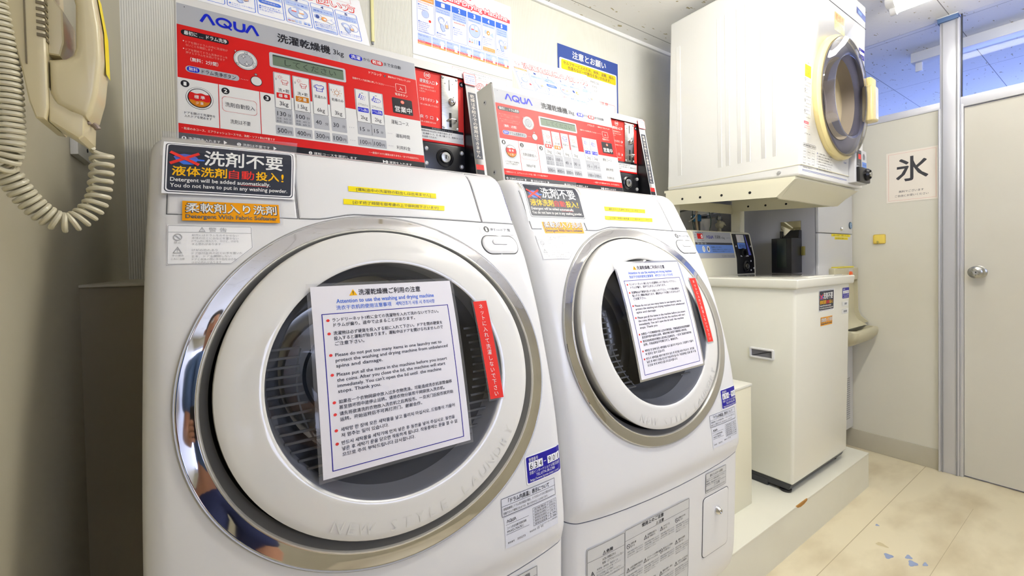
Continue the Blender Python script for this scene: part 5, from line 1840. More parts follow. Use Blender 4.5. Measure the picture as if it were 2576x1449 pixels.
# rounded coin return pocket
b.lathe([(.030, .0), (.030, .002), (.026, .010), (.018, .010)], fnb(2252, 1132, .003), (0, -1, 0), BLACKG, 24, sx=.9, sy=.8)
b.build('coin_unit', cb2, org)
s = Sign()
s.rect(2216, 1186, 2290, 1227, 'x', 0).frame(2222, 1192, 2246, 1222, 1, 1, 'u', 1).rect(2262, 1194, 2264, 1222, 'a', 1).rect(2276, 1194, 2278, 1222, 'a', 1)
s.rect(2214, 1153, 2292, 1184, 'q', 0).text('¥300', 2226, 1157, 2286, 20, 'z', 1, .02)
s.rect(2220, 1112, 2300, 1118, 's', 0).poly([(2300, 1226), (2306, 1226), (2330, 1120), (2304, 1118)], 'h', 0)
s.build('price_label', lambda x, y, h: fnb(x, y, h + .0038), cb2, org)
# stickers on the front
fw_ = lambda x, y, h: (x / 1000, wy(y / 1000) - .0004 - h, y / 1000)
s, w_, h_ = detergent()
s.items = [([(2048 + x / w_ * 158, 872 + y / h_ * 92) for x, y in vs], fs, c, L) for vs, fs, c, L in s.items]
s.build('detergent_sticker', fw_, wm, org)
s, w_, h_ = softener()
s.items = [([(2071 + x / w_ * 120, 811 + y / h_ * 36) for x, y in vs], fs, c, L) for vs, fs, c, L in s.items]
s.build('softener_sticker', fw_, wm, org)
s = Sign()
s.rr(2301, 913, 2376, 961, 3, 'N', 0).rect(2306, 935, 2372, 948, 'W', 1).text('管理番号', 2306, 951, 2330, 6, 'w', 1).text('京都インターナショナル株式会社', 2306, 927, 2372, 4.6, 'w', 1).text('TEL:0774-38-2788', 2316, 921, 2362, 3.8, 'w', 1).text('http://www.kyoto-inter.com/', 2308, 916, 2370, 3.4, 'w', 1)
s.text('634 910', 2312, 937, 2366, 9, 'k', 2)
s.rect(2300, 879, 2366, 899, 'c', 0).rect(2326, 884, 2352, 893, 'a', 1)
s.rect(2296, 843, 2374, 866, 'c', 0).rect(2316, 850, 2356, 859, 'a', 1)
s.build('asset_sticker', fw_, wm, org)

# ------------------------------------------------------------------ cream box between the machines
org = Vector((1.50, 1.1, .163))
t = thing('box', 'plain cream boxed column on the plinth between the middle washer-dryer and small washer', 'box', org)
b = MB()
b.box(1.345, .832, .163, 1.657, 1.40, .617, CREAM2, .002)
b.build('side_panel', t, org)
b = MB()
b.box(1.343, .829, .617, 1.659, 1.403, .626, CREAM, .002)
b.build('top_panel', t, org)

# ------------------------------------------------------------------ dryer stand and tumble dryer
org = Vector((2.12, 1.28, .163))
st = thing('dryer_stand', 'cream steel stand with two posts carrying the tumble dryer over the small washer', 'stand', org)
for x0 in (1.80, 2.40):
    b = MB()
    b.box(x0, 1.2585, .163, x0 + .05, 1.3085, 1.40, CREAM2, .003)
    b.build('post', st, org)
b = MB()
b.box(1.85, 1.300, 1.354, 2.40, 1.305, 1.405, CREAM2, .001)
b.build('back_plate', st, org)


def zb(y):
    """underside of the dryer rises a little to the back"""
    return 1.409 + (y - .717) * .052


for x0, x1 in ((1.797, 1.801), (2.396, 2.400)):
    b = MB()
    b.hull8([(x0, .80, zb(.8) - .075), (x1, .80, zb(.8) - .075), (x1, 1.30, zb(1.3) - .072), (x0, 1.30, zb(1.3) - .072), (x0, .735, zb(.73) - .012), (x1, .735, zb(.73) - .012), (x1, 1.30, zb(1.3) - .012), (x0, 1.30, zb(1.3) - .012)], CREAM2)
    for y in (.90, 1.02, 1.12, 1.21):
        z = zb(y) - .048
        for s_ in (-1, 1):
            b.lathe([(.0055, .0), (.0055, .0006)], ((x0 if s_ < 0 else x1), y, z), (s_, 0, 0), BLACKG, 12, caps=(False, True))
    b.build('side_rail', st, org)
b = MB()
b.hull8([(1.832, .80, zb(.8) - .078), (2.366, .80, zb(.8) - .078), (2.366, .812, zb(.8) - .078), (1.832, .812, zb(.8) - .078), (1.797, .722, zb(.72) - .012), (2.402, .722, zb(.72) - .012), (2.402, .734, zb(.73) - .012), (1.797, .734, zb(.73) - .012)], CREAM2, .001)
b.add([(1.797, .735, zb(.73) - .0122), (1.797, .80, zb(.8) - .075), (1.832, .80, zb(.8) - .078), (1.797, .722, zb(.72) - .012)], [(0, 1, 2, 3)], CREAM2)
b.add([(2.400, .735, zb(.73) - .0122), (2.400, .80, zb(.8) - .075), (2.366, .80, zb(.8) - .078), (2.402, .722, zb(.72) - .012)], [(0, 1, 2, 3)], CREAM2)
b.build('front_skirt', st, org)
b = MB()
b.hull8([(1.80, .735, zb(.735) - .012), (2.40, .735, zb(.735) - .012), (2.40, 1.31, zb(1.31) - .012), (1.80, 1.31, zb(1.31) - .012), (1.80, .735, zb(.735) - .001), (2.40, .735, zb(.735) - .001), (2.40, 1.31, zb(1.31) - .001), (1.80, 1.31, zb(1.31) - .001)], CREAM2)
b.build('tray', st, org)

org = Vector((2.12, 1.0, 1.42))
dr = thing('tumble_dryer', 'cream tumble dryer with round clear door raised on the stand', 'dryer', org)
DX0, DX1 = 1.80, 2.436


def dy(z):
    return .717 - (z - 1.409) * .0205


def dyb(z):
    return 1.293 - (z - 1.44) * .036


DT = 2.226
b = MB()
DM = mat('dryer_enamel', (240, 240, 236), .25, coat=.25)
b.hull8([(DX0, dy(1.45), zb(.72)), (DX1, dy(1.45), zb(.72)), (DX1, 1.293, zb(1.293)), (DX0, 1.293, zb(1.293)), (DX0, dy(DT), DT), (DX1, dy(DT), DT), (DX1, dyb(DT), DT), (DX0, dyb(DT), DT)], DM, .010, 3)
# pressed ribs on the flank
for i, (y0, y1) in enumerate(((1.215, 1.235), (1.02, 1.035), (.985, 1.0), (.935, .95), (.90, .914), (.84, .855), (.80, .812))):
    z1 = 2.14 if i else 2.10
    b.hull8([(DX0 - .0009, y0, 1.50), (DX0 + .004, y0 - .006, 1.49), (DX0 + .004, y1 + .006, 1.49), (DX0 - .0009, y1, 1.50), (DX0 - .0009, y0, z1), (DX0 + .004, y0 - .006, z1 + .01), (DX0 + .004, y1 + .006, z1 + .01), (DX0 - .0009, y1, z1)], DM)
b.box(DX0 - .0012, .712, 1.449, DX1 + .0012, 1.291, 1.4515, CREAM2)
b.box(DX0 + .2, dy(2.126) - .0008, 2.1245, DX1 - .002, dy(2.126) + .01, 2.1275, SEAM)
b.lathe([(.007, 0), (.006, .004), (.0, .005)], (DX0, .790, 1.432), (-1, 0, 0), SILVER, 12)
cab = b.build('cabinet', dr, org)
b = MB()
b.lathe([(.0, -.2), (.175, -.2), (.175, .42), (.0, .42)], (2.136, .69, 1.755), (0, 1, .02), mat('dryer_void', (60, 60, 70), .6), 64)
cut = b.build('cutter', dr, org)
mo = cab.modifiers.new('opening', 'BOOLEAN')
mo.object = cut
mo.operation = 'DIFFERENCE'
mo.solver = 'EXACT'
dg = bpy.context.evaluated_depsgraph_get()
dg.update()
nm = bpy.data.meshes.new_from_object(cab.evaluated_get(dg))
cab.modifiers.clear()
cab.data = nm
bpy.data.objects.remove(cut)
# door
RCX, RCZ = 2.136, 1.755
ax = Vector((0, -1, -.02)).normalized()
AMB = mat('yellowed_plastic', (240, 222, 158), .3, coat=.2)
b = MB()
o_ = (RCX, dy(RCZ) + .004, RCZ)
b.lathe([(.2525, .0), (.2525, .003), (.246, .004)], o_, ax, DGREY, 96)
b.lathe([(.249, .002), (.251, .006), (.250, .020), (.244, .027), (.236, .030), (.228, .030)], o_, ax, AMB, 96)
b.lathe([(.228, .030), (.226, .016), (.18, .010), (.168, .008)], o_, ax, mat('grey_door_lining', (136, 134, 142), .4), 96)
for z in (1.815,):
    b.box(RCX + .236, .664, z - .085, RCX + .300, .712, z + .075, AMB, .012, 3)
dd_ = b.build('door_rim', dr, org)
b = MB()
b.lathe([(.236, .028), (.2385, .036), (.236, .040), (.225, .042), (.200, .047), (.178, .051), (.168, .052), (.160, .048), (.156, .030), (.152, .0), (.148, -.03)], o_, ax, ACRYL, 96)
b.build('door_window', dr, org, flip=False)
b = MB()
b.hull8([(2.338, .650, 1.688), (2.415, .650, 1.692), (2.415, .690, 1.692), (2.338, .690, 1.688), (2.340, .650, 1.846), (2.412, .650, 1.842), (2.412, .690, 1.842), (2.340, .690, 1.846)], AMB, .010, 3)
b.hull8([(2.372, .6495, 1.700), (2.405, .6495, 1.702), (2.405, .651, 1.702), (2.372, .651, 1.700), (2.372, .6495, 1.836), (2.403, .6495, 1.834), (2.403, .651, 1.834), (2.372, .651, 1.836)], CREAM)
b.build('door_handle', dr, org)
b = MB()
# dryer interior: pale mouth, dark drum window behind
b.lathe([(.166, .010), (.160, -.02), (.158, -.09), (.150, -.095)], o_, ax, mat('dryer_mouth', (214, 200, 168), .35), 64)
b.lathe([(.150, -.092), (.160, -.10), (.30, -.11), (.30, -.40), (.28, -.42), (.0, -.42)], o_, ax, mat('dryer_drum', (66, 66, 82), .45), 64)
b.build('drum', dr, org)
# labels on the front
fd = lambda x, y, h: (x / 1000, dy(y / 1000) - .0004 - h, y / 1000)
s = Sign()
s.rect(2088, 2064, 2192, 2100, 'O', 0).rect(2088, 2028, 2192, 2064, 'Y', 0).text('乾燥機', 2098, 2067, 2182, 29, 't', 1, .02).text('DRYER', 2096, 2034, 2184, 24, 't', 1, .02)
s.build('dryer_sign', fd, dr, org)
s = Sign()
s.poly([(2322, 2166), (2428, 2153), (2428, 2180), (2322, 2193)], 'z', 0).poly([(2340, 2170), (2380, 2166), (2380, 2178), (2340, 2183)], 'q', 1)
s.build('maker_badge', fd, dr, org)
s = Sign()
s.rect(2358, 1981, 2424, 2026, 'N', 0).rect(2362, 2001, 2420, 2014, 'W', 1).text('管理番号', 2362, 2017, 2386, 5, 'w', 1).text('京都インターナショナル株式会社', 2362, 1993, 2420, 4.4, 'w', 1).text('TEL:0774-38-2788', 2372, 1987, 2414, 3.4, 'w', 1)
s.build('asset_sticker', fd, dr, org)
s = Sign()
s.rr(1816, 1552, 1880, 1842, 4, 'c', 0).rect(1824, 1781, 1876, 1826, 'y', 1).text('⚠ 警告', 1836, 1830, 1860, 7, 'd').para(['フィルターの', '掃除は毎日', '行ってください', '糸くずの確認'], 1828, 1816, 44, 5, 8, 'd')
z = 1772
for i in range(12):
    if i % 3 == 0:
        no_sign(s, 1828, z - 2, 5)
        s.text('乾燥できないもの', 1838, z, 1872, 4.6, 'z')
    else:
        s.text('ガソリン・油などの付着した衣類' if i % 2 else '熱に弱い衣類は入れないでください', 1822, z, 1874, 4.2, 'd')
    z -= 13
s.rr(1822, 1606, 1862, 1616, 3, 'p', 1).text('ご使用の前に', 1826, 1608, 1858, 5, 'w', 2).text('発火の恐れがあります', 1822, 1597, 1872, 4.6, 'p').text('衣類を取り出してください', 1822, 1589, 1874, 4.6, 'p').text('コード', 1826, 1566, 1846, 9, 'd').text('電源コードの確認', 1848, 1568, 1876, 4, 'd')
s.rr(1814, 1426, 2248, 1536, 5, 'c', 0)
s.frame(1818, 1520, 1930, 1533, 4, 1, 'd', 1).text('乾燥時間の目安', 1822, 1522.4, 1926, 8, 'd')
for i in range(3):
    for j in range(3):
        s.frame(1818 + 38 * j, 1494 - 22 * i, 1846 + 38 * j, 1512 - 22 * i, 1, .7, 'a', 1).text('約40分', 1822 + 38 * j, 1500 - 22 * i, 1842 + 38 * j, 5, 'd')
s.text('※衣類の量や種類により時間は変わります', 1818, 1440, 1900, 5, 'd')
for i in range(7):
    s.text(('1', '2', '3', '4', '5', '⚠', '●')[i], 1942, 1506 - 10.4 * i, 1947, 6, 'z', 1).text(('ドアを開けて衣類を入れ、ドアを閉めます', '硬貨を入れると運転を開始します', '100円で決められた時間運転します', '運転中にドアを開けると停止します', '終了後は衣類を取り出してください', '乾燥終了後は高温にご注意ください', '一度入れた硬貨は戻りません')[i], 1954, 1506 - 10.4 * i, 2092 - 6 * (i % 3), 5.4, 'd')
s.rect(1814, 1432, 2246, 1434, 'z', 1).rect(1814, 1428, 2246, 1429.6, 'z', 1).text('AQUA', 2208, 1500, 2238, 8, 'z')
s.build('instruction_label', fd, dr, org)
b = MB()
b.hull8([(2.262, .688, 1.420), (2.400, .688, 1.420), (2.400, .720, 1.420), (2.262, .720, 1.420), (2.268, .690, 1.568), (2.398, .690, 1.568), (2.398, .716, 1.568), (2.268, .716, 1.568)], LGREY, .006, 3)
cu_ = b.build('coin_unit', dr, org)
fu = lambda x, y, h: (x / 1000, .688 + (y / 1000 - 1.42) * .0135 - .0004 - h, y / 1000)
s = Sign()
s.rr(2275, 1494, 2330, 1562, 3, 'd', 0).rect(2294, 1524, 2324, 1546, 'R', 1).text('残り時間', 2282, 1551, 2322, 6, 'a', 1).text('分', 2298, 1510, 2310, 6, 'a', 1).text('00', 2282, 1500, 2310, 7, 'a', 1)
s.circ(2362, 1540, 14, 'a', 0).circ(2362, 1540, 10, 'G', 1).rect(2340, 1492, 2390, 1516, 'q', 0).text('¥100', 2346, 1500, 2384, 8, 'z', 1)
s.build('coin_label', fu, cu_, org)
b = MB()
b.box(2.270, .676, 1.424, 2.398, .690, 1.488, BLACK, .005)
b.lathe([(.026, 0), (.026, .006), (.019, .014), (.017, .012)], (2.350, .676, 1.458), (0, -1, 0), BLACK, 30)
b.lathe([(.012, .010), (.011, .018), (.004, .018), (.0, .016)], (2.350, .676, 1.458), (0, -1, 0), STEEL, 24)
b.build('lock', cu_, org)

# ------------------------------------------------------------------ ice machine in the far corner
IX0, IX1, IY0, IY1 = 2.541, 3.000, .930, 1.385
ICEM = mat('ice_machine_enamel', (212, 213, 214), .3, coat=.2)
org = Vector((2.77, 1.16, 0))
im = thing('ice_machine', 'tall grey-white ice dispenser with beige basin in the far corner', 'ice dispenser', org)
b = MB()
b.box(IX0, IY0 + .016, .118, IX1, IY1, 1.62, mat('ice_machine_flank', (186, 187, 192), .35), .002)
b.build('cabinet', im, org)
b = MB()
b.box(IX0, IY0, .118, IX1, IY0 + .0155, 1.226, ICEM, .006, 3)
b.build('front_panel', im, org)
b = MB()
b.box(IX0, IY0, 1.229, IX1, IY0 + .0155, 1.62, ICEM, .006, 3)
b.lathe([(.011, 0), (.010, .006), (.007, .010), (.0, .011)], (2.835, IY0, 1.255), (0, -1, 0), CHROME, 20)
b.build('top_cover', im, org)
for x, y in ((IX0 + .04, IY0 + .05), (IX1 - .04, IY0 + .05), (IX0 + .04, IY1 - .05), (IX1 - .04, IY1 - .05)):
    b = MB()
    b.lathe([(.0, 0), (.022, 0), (.022, .006), (.012, .010), (.012, .122)], (x, y, 0), (0, 0, 1), BLACK, 16)
    b.build('foot', im, org)
b = MB()
b.lathe([(.0205, 0), (.0205, .003), (.018, .0045)], (2.966, IY0, 1.278), (0, -1, 0), mat('badge_rim', (58, 74, 92), .3), 30)
b.lathe([(.018, .004), (.0, .005)], (2.966, IY0, 1.278), (0, -1, 0), mat('badge_blue', (110, 150, 190), .3), 30)
b.lathe([(.010, .0052), (.007, .0056)], (2.966, IY0, 1.278), (0, -1, 0), mat('badge_light', (190, 210, 225), .3), 24)
b.build('badge', im, org)
BAS = mat('beige_basin_plastic', (196, 190, 160), .4)
fi = lambda x, y, h: (x / 1000, IY0 - .0004 - h, y / 1000)
s = Sign()
s.rect(2702, 1212, 2964, 1225.5, 'y', 0).text('ご利用は一人一回まで', 2716, 1214.6, 2812, 8, 'd', 1).text('お願いいたします。', 2836, 1214.6, 2950, 8, 'd', 1)
s.rect(2746, 1196, 2930, 1209.6, 'y', 0).text('[氷の持帰りはご遠慮ください]', 2760, 1198.6, 2916, 8, 'd', 1)
s.build('label_tape', fi, im, org)
b = MB()
b.box(2.665, .900, .970, 2.997, .934, 1.042, BAS, .012, 3)
b.lathe([(.016, 0), (.015, .008), (.0, .012)], (2.868, .900, 1.004), (0, -1, 0), mat('orange_button', (240, 100, 40), .35), 24)
b.box(2.70, .902, 1.0415, 2.93, .93, 1.0475, mat('yellow_tape', (240, 226, 60), .4))
b.box(2.84, .8985, 1.020, 2.90, .9005, 1.030, LGREY)
b.build('button_panel', im, org)
b = MB()
# recessed splash plate sweeping forward into the basin
sec = [(.970, .922), (.80, .920), (.765, .914), (.742, .900), (.728, .880), (.718, .862)]
P = [[(x, y, z) for z, y in sec] for x in (2.67, 2.995)]
b.grid(P, BAS)
P2 = [[(x, y + .010, z - .010) for z, y in sec] for x in (2.67, 2.995)]
b.grid(P2, BAS)
for x in (2.667, 2.991):
    b.prism([(.970, .930), (.970, .905), (.80, .902), (.765, .890), (.735, .855), (.70, .93)], lambda z, y, d: (d, y, z), x, x + .006, BAS)
b.build('splash_plate', im, org)
b = MB()
sh = lambda k, z: [(2.832 + (x - 2.832) * 1, y, z) for x, y in Sign().rr_pts(2.665 + k, .806 + k, 2.998 - k, .935, .03, 5)]
stack(b, [sh(.055, .625), sh(.020, .648), sh(.004, .672), sh(.0, .690), sh(.0, .708), sh(.004, .714), sh(.018, .714), sh(.024, .700), sh(.04, .680)], BAS)
b.build('basin', im, org)
b = MB()
for k in range(20):
    z = .178 + .012 * k
    b.box(2.62, IY0 - .0006, z, 2.952, IY0 + .002, z + .0062, GREY)
b.build('louvre_grille', im, org)
# black cup holder with steel mirror plate on its flank
org = Vector((IX0, 1.055, 1.03))
t = thing('cup_dispenser', 'black plastic bin mounted on the side of the ice dispenser behind the washer lid', 'bin', org)
b = MB()
b.box(2.420, 1.006, 1.022, 2.5405, 1.103, 1.204, BLACK, .003)
b.box(2.4185, 1.030, 1.05, 2.4205, 1.075, 1.20, mat('dark_green_window', (34, 44, 36), .2), .0005)
b.build('body', t, org)
b = MB()
b.hull8([(2.50, 1.006, 1.20), (2.5405, 1.006, 1.20), (2.5405, 1.09, 1.20), (2.50, 1.09, 1.20), (2.51, 1.006, 1.247), (2.5405, 1.006, 1.247), (2.5405, 1.05, 1.247), (2.51, 1.05, 1.247)], BLACK, .003)
b.box(2.522, 1.098, 1.19, 2.532, 1.106, 1.246, BLACK, .002)
b.build('chute', t, org)
b = MB()
b.box(2.5335, 1.008, 1.13, 2.5385, 1.106, 1.296, mat('mirror_steel', (190, 186, 170), .06, metal=1), .001)
b.build('mirror_plate', t, org)
b = MB()
b.box(2.528, .990, 1.113, 2.5405, 1.0055, 1.160, mat('brass_clip', (170, 160, 90), .35, metal=.6), .002)
b.build('clip', t, org)

# ------------------------------------------------------------------ tap, hose and cables behind the stand
org = Vector((2.36, YW, 1.36))
t = thing('water_tap', 'chrome water tap with cream hose connector on the wall under the dryer', 'tap', org)
b = MB()
TAPM = mat('worn_chrome', (176, 178, 180), .16, metal=1)
b.lathe([(.024, 0), (.022, .006), (.012, .010), (.012, .05)], (2.36, YW, 1.352), (0, -1, 0), TAPM, 24)
b.tube([(2.36, 1.47, 1.352), (2.36, 1.43, 1.354), (2.40, 1.425, 1.358), (2.43, 1.425, 1.362), (2.455, 1.425, 1.372), (2.47, 1.425, 1.368), (2.476, 1.425, 1.350), (2.476, 1.425, 1.334)], [.013, .015, .016, .014, .013, .013, .013, .012], TAPM, 14)
b.lathe([(.017, 0), (.020, .004), (.020, .018), (.016, .022)], (2.476, 1.425, 1.334), (0, 0, 1), TAPM, 12)
b.build('spout', t, org)
b = MB()
b.lathe([(.007, 0), (.007, .03), (.019, .032), (.020, .042), (.008, .046)], (2.415, 1.425, 1.362), (0, 0, 1), TAPM, 18)
b.box(2.388, 1.420, 1.395, 2.442, 1.430, 1.404, TAPM, .003)
b.build('tap_handle', t, org)
b = MB()
b.lathe([(.008, 0), (.014, .002), (.022, .012), (.024, .022), (.022, .034), (.012, .040), (.010, .052)], (2.490, 1.425, 1.284), (-.2, 0, 1), mat('cream_connector', (206, 200, 170), .4), 22)
b.hull8([(2.50, 1.418, 1.315), (2.545, 1.418, 1.303), (2.545, 1.432, 1.303), (2.50, 1.432, 1.315), (2.505, 1.418, 1.330), (2.535, 1.418, 1.322), (2.535, 1.432, 1.322), (2.505, 1.432, 1.330)], mat('cream_connector', (206, 200, 170), .4), .002)
b.build('hose_connector', t, org)
b = MB()
b.tube([(2.478, 1.425, 1.29), (2.485, 1.42, 1.26), (2.50, 1.40, 1.20), (2.49, 1.38, 1.08), (2.48, 1.36, .9)], .011, mat('grey_hose', (176, 172, 150), .5), 12)
b.build('hose', t, org)
org = Vector((2.29, YW, 1.3))
t = thing('wall_pipe', 'grey water pipe with a blue valve sleeve left of the tap', 'pipe', org)
b = MB()
b.tube([(2.315, 1.46, 1.10), (2.31, 1.46, 1.30), (2.305, 1.46, 1.365)], [.017, .017, .019], mat('grey_pipe', (110, 112, 110), .5), 16)
b.build('pipe', t, org)
b = MB()
b.lathe([(.020, 0), (.022, .003), (.022, .034), (.020, .037)], (2.292, 1.448, 1.322), (0, 0, 1), mat('blue_sleeve', (40, 120, 180), .4), 20)
b.build('valve_sleeve', t, org)
for nm, lab, pts, r_, c in (('earth_wire', 'dark green earth wire hanging left of the grey pipe', [(2.232, 1.44, 1.41), (2.233, 1.44, 1.36), (2.236, 1.44, 1.31), (2.246, 1.44, 1.27), (2.25, 1.44, 1.2)], .0022, (28, 66, 50)),
                            ('earth_wire', 'dark green earth wire curving in front of the tap body', [(2.335, 1.40, 1.41), (2.338, 1.40, 1.36), (2.352, 1.40, 1.335), (2.350, 1.40, 1.30), (2.340, 1.40, 1.27), (2.34, 1.40, 1.2)], .0022, (28, 66, 50)),
                            ('power_cable', 'dark grey power cable arching behind the washer-dryer towards the pipe', [(2.02, 1.45, 1.34), (2.11, 1.45, 1.366), (2.20, 1.45, 1.385), (2.26, 1.45, 1.392), (2.29, 1.45, 1.375), (2.295, 1.445, 1.32), (2.30, 1.44, 1.22)], .0045, (84, 82, 74)),
                            ('cable_tie', 'thin white cable slanting up from the washer-dryer to the pipe', [(2.17, 1.42, 1.315), (2.22, 1.42, 1.338), (2.28, 1.43, 1.386)], .0032, (214, 208, 190)),
                            ('power_cable', 'pale beige cable hanging beside the blue sleeve', [(2.262, 1.43, 1.385), (2.255, 1.43, 1.33), (2.27, 1.43, 1.25), (2.275, 1.43, 1.15)], .006, (196, 176, 144))):
    # smooth the path
    P = [Vector(p) for p in pts]
    Q = []
    for i in range(len(P) - 1):
        p0, p1, p2, p3 = P[max(i - 1, 0)], P[i], P[i + 1], P[min(i + 2, len(P) - 1)]
        for k in range(6):
            u = k / 6
            Q.append(.5 * ((2 * p1) + (p2 - p0) * u + (2 * p0 - 5 * p1 + 4 * p2 - p3) * u * u + (3 * p1 - p0 - 3 * p2 + p3) * u ** 3))
    Q.append(P[-1])
    b = MB()
    b.tube(Q, r_, mat('cable_%d_%d_%d' % c, c, .5), 8)
    tag(b.build(nm, None, Q[0]), lab, 'cable')

# ------------------------------------------------------------------ on the partition
org = Vector((XP, .678, 1.5225))
t = thing('ice_sign', 'white paper sign with the large ice character on the partition', 'sign', org)
fp = lambda x, y, h: (XP - .0012 - h, .780 - x / 1000, 1.3875 + y / 1000)
b = MB()
b.box(XP - .0012, .5745, 1.3875, XP, .780, 1.6555, mat('sign_paper', (238, 234, 224), .6))
b.build('paper', t, org, ang=0)
s = Sign()
s.rect(0, 0, 205.5, 268, 'j', 0).frame(10, 10, 195.5, 258, .5, .9, 'u', 1)
s.text('氷', 42, 108, 166, 128, 'd', 1, .012).text('無料でございます', 52, 49, 150, 12, 'd', 1).text('ご自由にお使いください', 36, 27, 168, 12, 'd', 1)
s.build('print', fp, t, org)
org = Vector((XP, .809, 1.195))
t = thing('adhesive_hook', 'small yellow adhesive hook on the partition below the ice sign', 'hook', org)
b = MB()
b.box(XP - .009, .783, 1.1690, XP, .836, 1.2205, mat('yellow_hook', (240, 214, 100), .35), .008, 3)
b.build('backing', t, org)
b = MB()
b.tube([(XP - .009, .813, 1.176), (XP - .018, .813, 1.170), (XP - .022, .813, 1.176), (XP - .022, .813, 1.184)], .0035, mat('clear_hook', (190, 176, 90), .3), 10)
b.build('prong', t, org)

# dark case standing beyond the partition
org = Vector((3.42, 1.15, 1.8))
t = thing('storage_cabinet', 'dark tall cabinet seen beyond the partition rail behind the dryer handle', 'cabinet', org)
b = MB()
b.box(3.30, .80, 1.86, 3.55, 1.35, 1.925, DGREY, .006)
b.build('lid', t, org)
b = MB()
b.box(3.305, .81, 0, 3.545, 1.34, 1.86, DGREY, .004)
b.build('body', t, org)

# ------------------------------------------------------------------ wall phone at the left edge
org = Vector((XL, .67, 1.32))
ph = thing('wall_phone', 'beige wall phone with coiled cord at the left edge of the picture', 'phone', org)
fx = lambda x, z, d: (x / 1000, d, z / 1000)
b = MB()
b.prism([(-170, 1500), (-169, 1375), (-160, 1333), (-153, 1295), (-149, 1265), (-145, 1250), (-138, 1249), (-136, 1262), (-136, 1345), (-138, 1500)], fx, .600, .672, BEIGE, .003)
b.prism([(-205, 1500), (-205, 1300), (-190, 1292), (-168, 1375), (-168, 1500)], fx, .612, .665, BEIGE, .003)
b.box(-.1495, .5985, 1.30, -.1485, .6005, 1.46, mat('phone_joint', (120, 110, 84), .7))
for i in range(8):
    z = 1.372 - .0062 * i
    b.box(-.1415, .5992, z, -.1355, .602, z + .0030, mat('phone_joint', (120, 110, 84), .7))
    b.box(-.1365, .602, z - .003, -.1352, .65, z, mat('phone_joint', (120, 110, 84), .7))
b.build('base', ph, org)
b = MB()
b.prism([(-137, 1249), (-116, 1234), (-112, 1238), (-111, 1262), (-120, 1262), (-131, 1270), (-137, 1285)], fx, .604, .655, BEIGE, .003)
b.build('cradle', ph, org)
b = MB()
b.prism([(-137, 1316), (-128, 1316), (-125, 1330), (-125, 1362), (-131, 1372), (-137, 1372)], fx, .608, .655, BEIGE, .003)
b.build('cradle_rest', ph, org)
b = MB()
b.tube([(-.118, .618, 1.259), (-.112, .618, 1.256), (-.1110, .618, 1.2535)], .0028, mat('switch_button', (140, 124, 112), .4), 10)
b.build('switch_hook', ph, org)
b = MB()
b.tube([(-.113, .628, 1.259), (-.107, .628, 1.255), (-.1055, .628, 1.2520)], .0028, mat('switch_button', (140, 124, 112), .4), 10)
b.build('switch_hook', ph, org)
b = MB()
hs = [(-112, 1500), (-103, 1500), (-101, 1420), (-102, 1391), (-97.5, 1351), (-97, 1320), (-101, 1283), (-106, 1261), (-109.5, 1256), (-117, 1259), (-131, 1266), (-135, 1277), (-135, 1309), (-123, 1313), (-118, 1318), (-116, 1326), (-115, 1369), (-117, 1379), (-120, 1400), (-121, 1500)]
b.prism(hs, fx, .602, .646, BEIGE, .006)
b.build('handset', ph, org, ang=50)
s = Sign()
s.rect(0, 0, 44, 62, 'y', 0).vtext('内線番号', 22, 58, 6, 14, 'd', 1)
b = MB()
P = [[(-.1005 + .0039 * math.sin(math.pi * min(1, k / 8) * .5) - .0012 * max(0, k - 6), y, 1.388 - .0095 * k) for k in range(9)] for y in (.652, .664, .676, .688)]
b.quad((-.1012, .620, 1.392), (-.1012, .640, 1.392), (-.0966, .640, 1.353), (-.0966, .620, 1.353), mat('ink_y_lower', INK['y'], .35))
b.quad((-.0966, .620, 1.353), (-.0966, .640, 1.353), (-.0962, .640, 1.310), (-.0962, .620, 1.310), mat('ink_y_lower', INK['y'], .35))
b.build('handset_label', ph, org, ang=0)


def coil(path, r, wr, pitch, m, n=8):
    """helix of wire following a smooth path; pitch(t) is the spacing of the turns"""
    P = [Vector(p) for p in path]
    Q = []
    for i in range(len(P) - 1):
        p0, p1, p2, p3 = P[max(i - 1, 0)], P[i], P[i + 1], P[min(i + 2, len(P) - 1)]
        for k in range(40):
            u = k / 40
            Q.append(.5 * ((2 * p1) + (p2 - p0) * u + (2 * p0 - 5 * p1 + 4 * p2 - p3) * u * u + (3 * p1 - p0 - 3 * p2 + p3) * u ** 3))
    Q.append(P[-1])
    L = [0]
    for i in range(1, len(Q)):
        L.append(L[-1] + (Q[i] - Q[i - 1]).length)
    pts = []
    ph_, sdist, j = 0.0, 0.0, 0
    nrm = None
    while sdist < L[-1]:
        while j < len(Q) - 2 and L[j + 1] < sdist:
            j += 1
        f_ = (sdist - L[j]) / max(1e-9, L[j + 1] - L[j])
        c = Q[j].lerp(Q[j + 1], f_)
        tn = (Q[j + 1] - Q[j]).normalized()
        if nrm is None:
            nrm = tn.orthogonal().normalized()
        nrm = (nrm - tn * nrm.dot(tn)).normalized()
        bn = tn.cross(nrm)
        pts.append(c + (nrm * math.cos(ph_) + bn * math.sin(ph_)) * r)
        pt = pitch(sdist / L[-1])
        ph_ += 2 * math.pi / 14
        sdist += pt / 14
    b = MB()
    b.tube(pts, wr, m, n)
    return b


